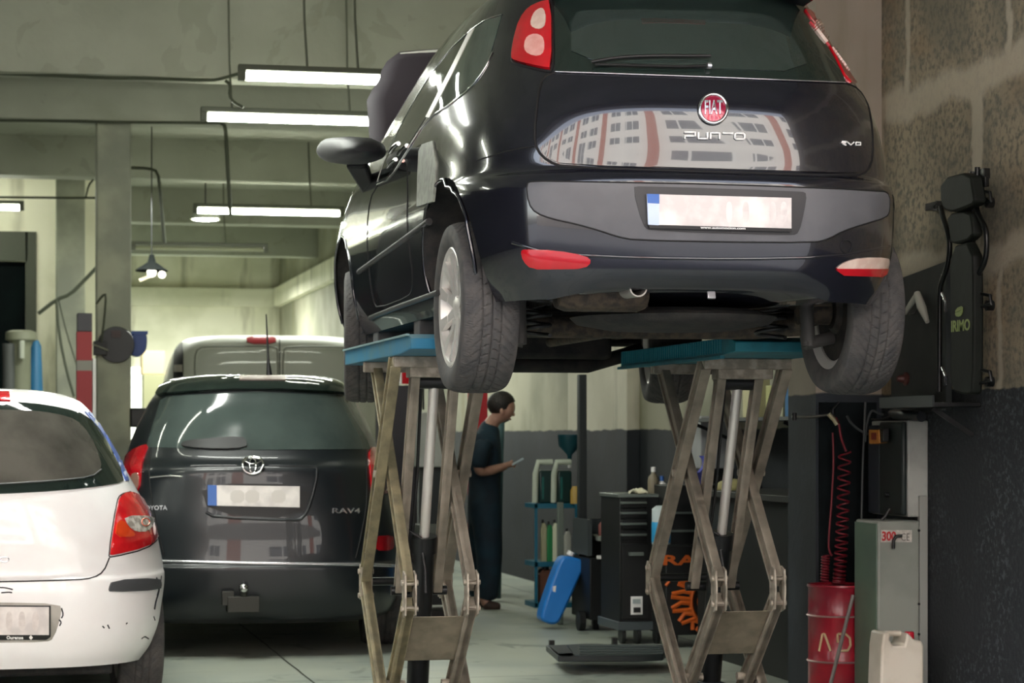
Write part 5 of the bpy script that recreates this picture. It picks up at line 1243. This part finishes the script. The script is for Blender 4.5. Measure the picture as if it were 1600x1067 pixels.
# teal rack with oil cans
d = 15.75; rk = thing('oil_rack', 'teal steel rack with two shelves of oil cans behind the blue container', 'rack', P(868, 950, d)-V((0,0,P(868,950,d).z)))
for px in (838, 901):
    for dd in (0, .3): obj('upright', fbox(px-2, px+2, 787, 948, d+dd, .02), M_tealm, rk)
for py in (787, 878, 942): obj('shelf', fbox(836, 904, py, py+7, d, .32), M_tealm, rk, bevel=.002)
def can(px0, px1, pyt, pyb, dd, c, nm, lab, cat, grp, capc=None):
    y = P(px0, 700, dd).y; a = ony(px0, pyt, y); b = ony(px1, pyb, y); o = thing(nm, lab, cat, ((a.x+b.x)/2, y+.05, b.z), group=grp)
    w = b.x-a.x; h = a.z-b.z; mb = MB(); M = Matrix.Translation((a.x, y, b.z)) @ Matrix(((1,0,0,0),(0,0,1,0),(0,1,0,0),(0,0,0,1)))
    mb.prism([(0,0),(w,0),(w,h*.8),(w*.72,h*.92),(w*.3,h*.92),(0,h*.78)], M, min(.13, w)); obj('body', mb, mat('can '+c, c, .45), o, 40, bevel=.006)
    obj('cap', MB().cyl(V((a.x+w*.5, y+.05, b.z+h*.9)), V((a.x+w*.5, y+.05, a.z)), w*.2, seg=12), mat('cap '+(capc or '#222222'), capc or '#222222', .5), o, 50); return o
for k_, (x0, lab) in enumerate(((833, 'left of the two white-handled dark oil jugs on top of the teal rack'), (862, 'right of the two white-handled dark oil jugs on top of the teal rack'))):
    y = P(x0, 700, d).y+.08; o = thing('oil_jug', lab, 'jug', ony(x0+16, 787, y), group='oil jugs on the teal rack')
    obj('frame_handle', MB().tube([ony(x0+3,785,y), ony(x0+4,740,y), ony(x0+8,722,y), ony(x0+30,722,y)], .022, 8), mat('grey white plastic', '#a3ab9c', .5), o, 60)
    obj('body', MB().box(ony(x0+9, 787, y)+V((0,0,0)), ony(x0+32, 735, y)+V((0,.14,0))), mat('dark green jug', '#132d2b', .3), o, bevel=.015)
    obj('highlight_strip', fp([(x0+14,745),(x0+17,745),(x0+17,780),(x0+14,780)], y-.004, .003), mat('teal strip', '#24605a', .3), o)
tag(obj('oil_pot', MB().lathe([(0,0),(.035,0),(.035,.09),(.02,.12),(0,.12)], Matrix.Translation(ony(899,787,P(899,0,d).y+.05)), 16), mat('mustard pot', '#a0843f', .5), None, 50), 'mustard yellow pot at the right end of the teal rack top shelf', 'pot')
for a_ in ((846,855,812,878,'#8e8d70','dull cream bottle on the middle shelf of the teal rack'),(855,864,815,878,'#1c7040','green bottle on the middle shelf of the teal rack'),(864,873,812,878,'#c9ceb4','white bottle on the middle shelf of the teal rack beside the green one'),(883,893,826,878,'#a9aaa0','pale bottle at the right of the middle rack shelf')):
    can(a_[0], a_[1], a_[2], a_[3], d+.05, a_[4], 'oil_bottle', a_[5], 'bottle', 'bottles on the teal rack')
can(841, 868, 885, 942, d+.05, '#5d3b2a', 'carton', 'brown carton on the bottom shelf of the teal rack', 'carton', 'boxes on the teal rack')
fu = thing('funnel', 'dark teal funnel above the right oil jug, standing in its neck', 'funnel', P(890, 722, 15.95)); pf0 = P(890, 724, 15.95)
obj('cone', MB().lathe([(.012,0),(.018,.06),(.075,.12),(.085,.20),(.08,.20),(.07,.12),(.012,.065),(.006,0)], Matrix.Translation(pf0), 24, closed=True), mat('dark teal plastic', '#123c44', .4), fu, 50); obj('spout', MB().cyl(pf0+V((0,0,-.03)), pf0+V((0,0,.02)), .012), M_white, fu)
# blue-green gas lines beside the mechanic
gpz = thing('exhaust_hose', 'grey vertical extraction hose behind the phone of the standing person', 'hose', P(778, 930, 17.8)-V((0,0,P(778,930,17.8).z)))
obj('pipe', MB().tube([P(782,655,17.8), P(780,700,17.8), P(778,800,17.8), P(776,925,17.8)-V((0,0,P(776,925,17.8).z-.02))], .035, 14), mat('grey hose', '#4b6a6c', .4, c2='#3f5a5e', scale=10), gpz, 60); obj('outlet', MB().cyl(P(782,655,17.8), P(795,648,17.8), .04), M_black, gpz, 50)
tag(obj('red_cabinet', fbox(742, 762, 612, 926, 18.6, .3), mat('red cabinet enamel', '#a5222c', .5), None, bevel=.004), 'tall red cabinet behind the standing person', 'cabinet')
mc = thing('test_machine', 'grey workshop machine with box head behind the left lift', 'machine', P(680, 940, 16.2)-V((0,0,P(680,940,16.2).z)))
obj('head', fbox(654, 712, 644, 730, 16.2, .35), mat('machine grey enamel', '#a3a6a2', .5, c2='#94978f', scale=4), mc, bevel=.008); obj('column', fbox(664, 704, 730, 945, 16.25, .25), mat('machine dark body', '#23292b', .5), mc, bevel=.005)
obj('shelf', fbox(655, 700, 820, 860, 16.1, .3), mat('machine mid grey', '#5d625c', .5), mc, bevel=.005)
obj('foot', MB().box(P(654,945,16.1)-V((0,0,P(654,945,16.1).z)), P(712,945,16.1)-V((0,-.5,P(712,945,16.1).z-.05))), M_black, mc, bevel=.004)
lk = thing('locker', 'dark tall locker behind the left lift, beside the grey machine', 'locker', P(632, 950, 17.5)-V((0,0,P(632,950,17.5).z)))
obj('carcass', fbox(603, 652, 602, 945, 17.5, .5), mat('dark violet grey enamel', '#2c2a30', .5), lk, bevel=.006); obj('door', fbox(606, 649, 606, 940, 17.47, .03), mat('locker door', '#323036', .5), lk, bevel=.003)
sg = thing('wall_sign', 'red and white sign above the dark locker, seen through the left lift top', 'sign', P(640, 596, 17.8)); obj('panel', fbox(603, 678, 569, 600, 17.9, .02), M_white, sg); obj('red_field', fbox(628, 655, 569, 600, 17.88, .02), M_red, sg)
obj('post', fbox(660, 663, 597, 640, 17.92, .02), M_black, sg)
# low creeper board on the floor
d = 13.1; cb = thing('mechanic_creeper', 'flat black creeper on casters lying on the floor before the tool trolleys', 'creeper', P(940, 1035, d)-V((0,0,P(940,1035,d).z)))
zc = .10
cp = [onz(a, b, zc) for a, b in ((853,1008),(872,1024),(1000,1024),(1036,1022),(1050,1010),(1005,1007),(905,1006))]
mb = MB(); a = [mb.bm.verts.new(p) for p in cp]; b = [mb.bm.verts.new(p-V((0,0,.035))) for p in cp]; mb.bm.faces.new(a); mb.bm.faces.new(b[::-1])
for i in range(len(cp)): mb.bm.faces.new((a[i], a[(i+1) % 7], b[(i+1) % 7], b[i]))
obj('board', mb, mat('creeper plastic', '#22292b', .4), cb, bevel=.006)
obj('head_pad', MB().quadbox([onz(858,1009,zc+.001), onz(872,1021,zc+.001), onz(896,1020,zc+.001), onz(886,1008,zc+.001), onz(858,1009,zc+.02), onz(872,1021,zc+.02), onz(896,1020,zc+.02), onz(886,1008,zc+.02)]), M_black, cb, bevel=.004)
for k in range(4): obj('rib', MB().tube([onz(905,1009.5+k*4,zc+.004), onz(1035,1010+k*3.6,zc+.004)], .004, 6), mat('rib grey', '#4b5554', .4), cb)
for px, py in ((862,1014),(880,1024),(1000,1022),(1030,1022),(960,1010)):
    p = onz(px, py, .03); p.z = .032; obj('caster', MB().cyl(p-V((.012,0,0)), p+V((.012,0,0)), .032).box(p+V((-.015,-.015,0)), p+V((.015,.015,.05))), M_black, cb)
fs = thing('floor_stand', 'small white wire stand on the floor right of the right lift', 'stand', P(1213, 1045, 12.6)-V((0,0,P(1213,1045,12.6).z)))
q0 = P(1213, 1040, 12.6); q0.z = 0
obj('base', MB().box(q0+V((-.05,-.04,0)), q0+V((.05,.04,.012))), mat('stand pale', '#a9ada4', .5), fs); obj('legs', MB().tube([q0+V((-.035,0,.01)), q0+V((-.02,0,.085)), q0+V((.02,0,.085)), q0+V((.035,0,.01))], .005, 8), MATS['stand pale'], fs)
wbk = thing('workbench', 'black workbench with clutter between the right lift and the dark pier', 'bench', (4.2, 12.3, 0))
obj('carcass', MB().box((4.0, 11.1, 0), (4.53, 13.0, .93)), M_tb, wbk, bevel=.005); obj('top', MB().box((3.96, 11.05, .93), (4.54, 13.05, .965)), mat('bench top', '#1c1d1a', .6), wbk, bevel=.003)
for k_, (yy, c1, lab) in enumerate(((12.7,'#8b8459','yellowish crumpled cloth heap on the black workbench'),)):
    tag(obj('cloth', MB().ball(V((4.12, yy, .975)), .10, 1., 1.3, .55), mat('ochre cloth', c1, .8, bump=.5, bscale=20), None, 60), lab, 'cloth')
p = V((4.1, 12.25, .965)); o = thing('oil_bottle', 'slim pale bottle on the black workbench near the dark pier', 'bottle', p); obj('body', MB().lathe([(0,0),(.03,0),(.03,.09),(.01,.12),(.01,.15),(0,.15)], Matrix.Translation(p), 16), mat('pale bottle', '#a8a88a', .4), o, 50); obj('cap', MB().cyl(p+V((0,0,.15)), p+V((0,0,.165)), .011), M_black, o)
# left side of the hall
lp_ = thing('lift_column', 'red and white banded lift column with dark grey head left of the square pillar', 'lift column', P(132, 640, 18.6)-V((0,0,P(132,640,18.6).z)))
obj('head', fbox(121, 144, 489, 518, 18.6, .2), mat('dark grey head', '#45444a', .5), lp_, bevel=.004)
for a_, b_, c_2 in ((518,563,'#9d2f33'),(563,579,'#8c8b82'),(579,720,'#9a2d33')): obj('band', fbox(120, 144, a_, b_, 18.6, .2), mat('band '+c_2, c_2, .5), lp_)
obj('post', fbox(120, 144, 720, 925, 18.6, .2), mat('band #9a2d33', '#9a2d33', .5), lp_); obj('edge_strip', fbox(145, 150, 560, 925, 18.62, .18), M_white, lp_)
rl = thing('hose_reel', 'round black hose reel fixed to the square pillar', 'reel', P(183, 600, 19.4))
cR = P(181, 539, 19.66); Mr = Matrix.Translation(cR) @ Matrix.Rotation(PI/2, 4, 'X')
obj('drum', MB().lathe([(0,-.06),(.15,-.06),(.155,-.05),(.13,-.03),(.13,.03),(.155,.05),(.15,.06),(0,.06)], Mr, 40), mat('reel black', '#17191b', .4), rl, 50)
obj('hub_plate', MB().box(cR+V((-.04,-.075,.06)), cR+V((.04,-.06,.12))), mat('hub brown', '#3d2c2c', .5), rl); obj('bracket', MB().box(cR+V((-.19,-.1,-.09)), cR+V((-.08,.03,.03))), M_black, rl, bevel=.004)
obj('bracket_edge', MB().bar(cR+V((-.20,-.11,.0)), cR+V((-.07,-.11,-.05)), .015, .03), mat('olive metal', '#6d7060', .5), rl)
bh = thing('blue_bin', 'blue plastic bin on the wall just right of the square pillar', 'bin', P(217, 558, 19.72)); obj('shell', fp([(203,519),(230,519),(230,540),(226,552),(216,558),(206,555),(203,548)], P(216,540,19.72).y, .15, 1), mat('deep blue plastic', '#243f7c', .45), bh, 50, bevel=.01); obj('rim', fp([(202,517),(231,517),(231,522),(202,522)], P(216,540,19.72).y-.01, .17), mat('deep blue rim', '#2c4a8a', .45), bh)
obj('bracket', MB().box(P(199,530,19.72)+V((0,.05,0)), P(206,540,19.72)+V((0,.1,0))), M_black, bh)
bs = thing('office_chair', 'black box-shaped seat back between the pillar and the dark off-roader', 'chair', P(217, 720, 19.3)-V((0,0,P(217,720,19.3).z)))
obj('backrest', fbox(203, 232, 637, 668, 19.3, .06), M_black, bs, bevel=.02); obj('stem', fbox(214, 219, 668, 760, 19.32, .03), M_black, bs); obj('seat', MB().box(P(200,760,19.3)+V((0,-.2,0)), P(236,756,19.3)+V((0,.2,0))), M_black, bs, bevel=.02)
obj('base', MB().cyl(P(217,760,19.3), P(217,760,19.3)-V((0,0,P(217,760,19.3).z-.04)), .03).cyl(V((*P(217,760,19.3).xy, .0)), V((*P(217,760,19.3).xy, .04)), .26), M_black, bs)
tag(obj('yellow_crate', fbox(222, 258, 548, 585, 30., .4), mat('pale yellow crate', '#c9b184', .6), None, bevel=.01), 'pale yellow crate before the bright far window', 'crate')
tag(obj('crate_stack', fbox(224, 262, 585, 832, 30., .4), mat('olive carton', '#8a8a6a', .7), None, bevel=.01), 'olive carton stack carrying the pale yellow crate', 'carton')
cpz = P(100, 600, 24.8)
ct = thing('gas_cylinder', 'grey extractor column with round cap beside the dark doorway', 'machine', P(31, 640, 24.)-V((0,0,P(31,640,24.).z)))
p = P(33, 640, 24.); zc0 = P(33, 516, 24.).z
obj('body', MB().lathe([(0,0),(.10,0),(.10,zc0-.18),(.12,zc0-.12),(.16,zc0-.10),(.16,zc0-.02),(.10,zc0),(0,zc0)], Matrix.Translation((p.x, p.y, 0)), 28), mat('olive grey machine', '#7a7d69', .5), ct, 50)
obj('dark_side', MB().lathe([(0,.5),(.07,.5),(.07,zc0-.14),(0,zc0-.14)], Matrix.Translation((p.x-.12, p.y-.03, 0)), 20), mat('dark grey tube', '#4a4d4a', .5), ct, 50)
obj('gauge_glass', MB().cyl(P(34, 560, 23.85), P(34, 532, 23.85), .03), mat('pale glass tube', '#a3a899', .2), ct, 50)
tag(obj('gas_bottle', MB().lathe([(0,0),(.09,0),(.10,.03),(.10,1.2),(.06,P(50,530,24.).z-.06),(.03,P(50,530,24.).z),(0,P(50,530,24.).z)], Matrix.Translation((P(53,530,24.).x+.02, P(53,530,24.).y+.27, 0)), 24), mat('blue bottle paint', '#2a6a92', .5), None, 50), 'blue gas bottle standing right of the grey extractor column', 'gas bottle')
# hanging lamps
cl_ = thing('pendant_lamp', 'small black cap lamp with bare bulbs hanging beneath the unlit tube', 'lamp', P(237, 415, 22.5)); q1 = P(237, 424, 22.5)
obj('shade', MB().lathe([(.0,.17),(.025,.16),(.04,.09),(.16,.01),(.155,.0),(.0,.06)], Matrix.Translation(q1), 28), mat('black shade', '#050807', .9, spec=.1), cl_, 50)
M_bulb = mat('lit bulb', '#ffffff', .3, emis='#fff8e0', estr=5.)
obj('bulb', MB().ball(q1+V((0,0,-.01)), .045), M_bulb, cl_, 60); obj('bulb', MB().ball(q1+V((.10,0,-.03)), .035), M_bulb, cl_, 60); obj('cord', MB().tube([q1+V((0,0,.16)), V((q1.x, q1.y, 4.39))], .006, 6), M_black, cl_)
obj('glass_arm', MB().tube([P(241,428,22.5), P(230,433,22.5), P(218,438,22.5)], .016, 8), mat('pale lamp arm', '#e9e4cc', .4, emis='#fff6d8', estr=.8), cl_, 60)
hb_ = thing('high_bay_lamp', 'round lit disc lamp just below the left end of the lowest lit tube', 'lamp', P(321, 342, 25.)); q2 = P(321, 341, 25.)
obj('diffuser', MB().lathe([(0,-.02),(.13,-.02),(.14,0),(0,.0)], Matrix.Translation(q2), 32), M_tube, hb_, 50); obj('shade', MB().lathe([(.15,-.01),(.165,-.015),(.15,.03),(.06,.09),(0,.09),(0,.03),(.13,.01)], Matrix.Translation(q2), 32), mat('pale lamp shade', '#8f9485', .4), hb_, 50); obj('cord', MB().tube([q2+V((0,0,.09)), V((q2.x, q2.y, 4.39))], .008, 6), M_black, hb_)
# cables and pipes on beams and wall
M_cb = mat('old dark cable', '#3a3f30', .7)
for dpt, r, pts, lab in ((17.05, .012, [(-20,114),(60,117),(170,122),(230,122),(330,126),(350,122),(384,112)], 'dark cable run along the lower edge of the nearest beam'),
    (17.0, .012, [(352,126),(360,132),(358,150),(365,160),(380,168)], 'short dark cable kinked down between the two highest tubes'),
    (19.4, .012, [(-20,188),(90,189),(200,191),(345,192)], 'thin pipe along the second beam above the square pillar'),
    (19.5, .016, [(345,192),(352,196),(354,230),(358,300),(360,335)], 'vertical dark conduit from the second beam down to the lowest lit tube'),
    (21.5, .014, [(205,262),(232,263),(247,268),(250,300),(258,380)], 'bent dark conduit falling to the unlit tube lamp'),
    (24.0, .012, [(-10,308),(90,309),(150,309)], 'thin cable on the wall above the dark doorway'),
    (24.0, .02, [(60,490),(88,468),(110,460),(130,440),(151,418)], 'thick cable swagged from the doorway to the square pillar'),
    (23.8, .014, [(88,468),(92,520),(104,580),(116,620)], 'black hose hanging down left of the red banded column'),
    (23.8, .008, [(92,470),(104,520),(120,570)], 'thin wire hanging beside the black hose'),
    (19.3, .010, [(150,475),(160,462),(166,458),(163,500),(158,535)], 'looped hose dropping to the black hose reel'),
    (24.0, .010, [(134,309),(138,290),(146,280)], 'bent wire at the top of the square pillar')):
    tag(obj('cable', MB().tube([P(a, b, dpt) for a, b in smooth_poly(pts, 1, False)], r, 8), M_cb, None, 60), lab, 'cable')
# ---------------------------------------------------------------- camera
cam = bpy.data.cameras.new('camera'); co = bpy.data.objects.new('camera', cam); C.objects.link(co)
co.location = EYE; co.rotation_euler = (PI/2, 0, -YAW); cam.sensor_width = 36; cam.lens = FPX/1600*36
cam.shift_y = (HOR-533.5)/1600; cam.clip_end = 300; cam.clip_start = .1
cam.dof.use_dof = True; cam.dof.focus_distance = 8.3; cam.dof.aperture_fstop = 6.5
sc = bpy.context.scene; sc.camera = co
sc.view_settings.view_transform = 'Standard'; sc.view_settings.look = 'None'; sc.view_settings.gamma = 1; sc.view_settings.exposure = EXPO
sc.view_settings.use_curve_mapping = False
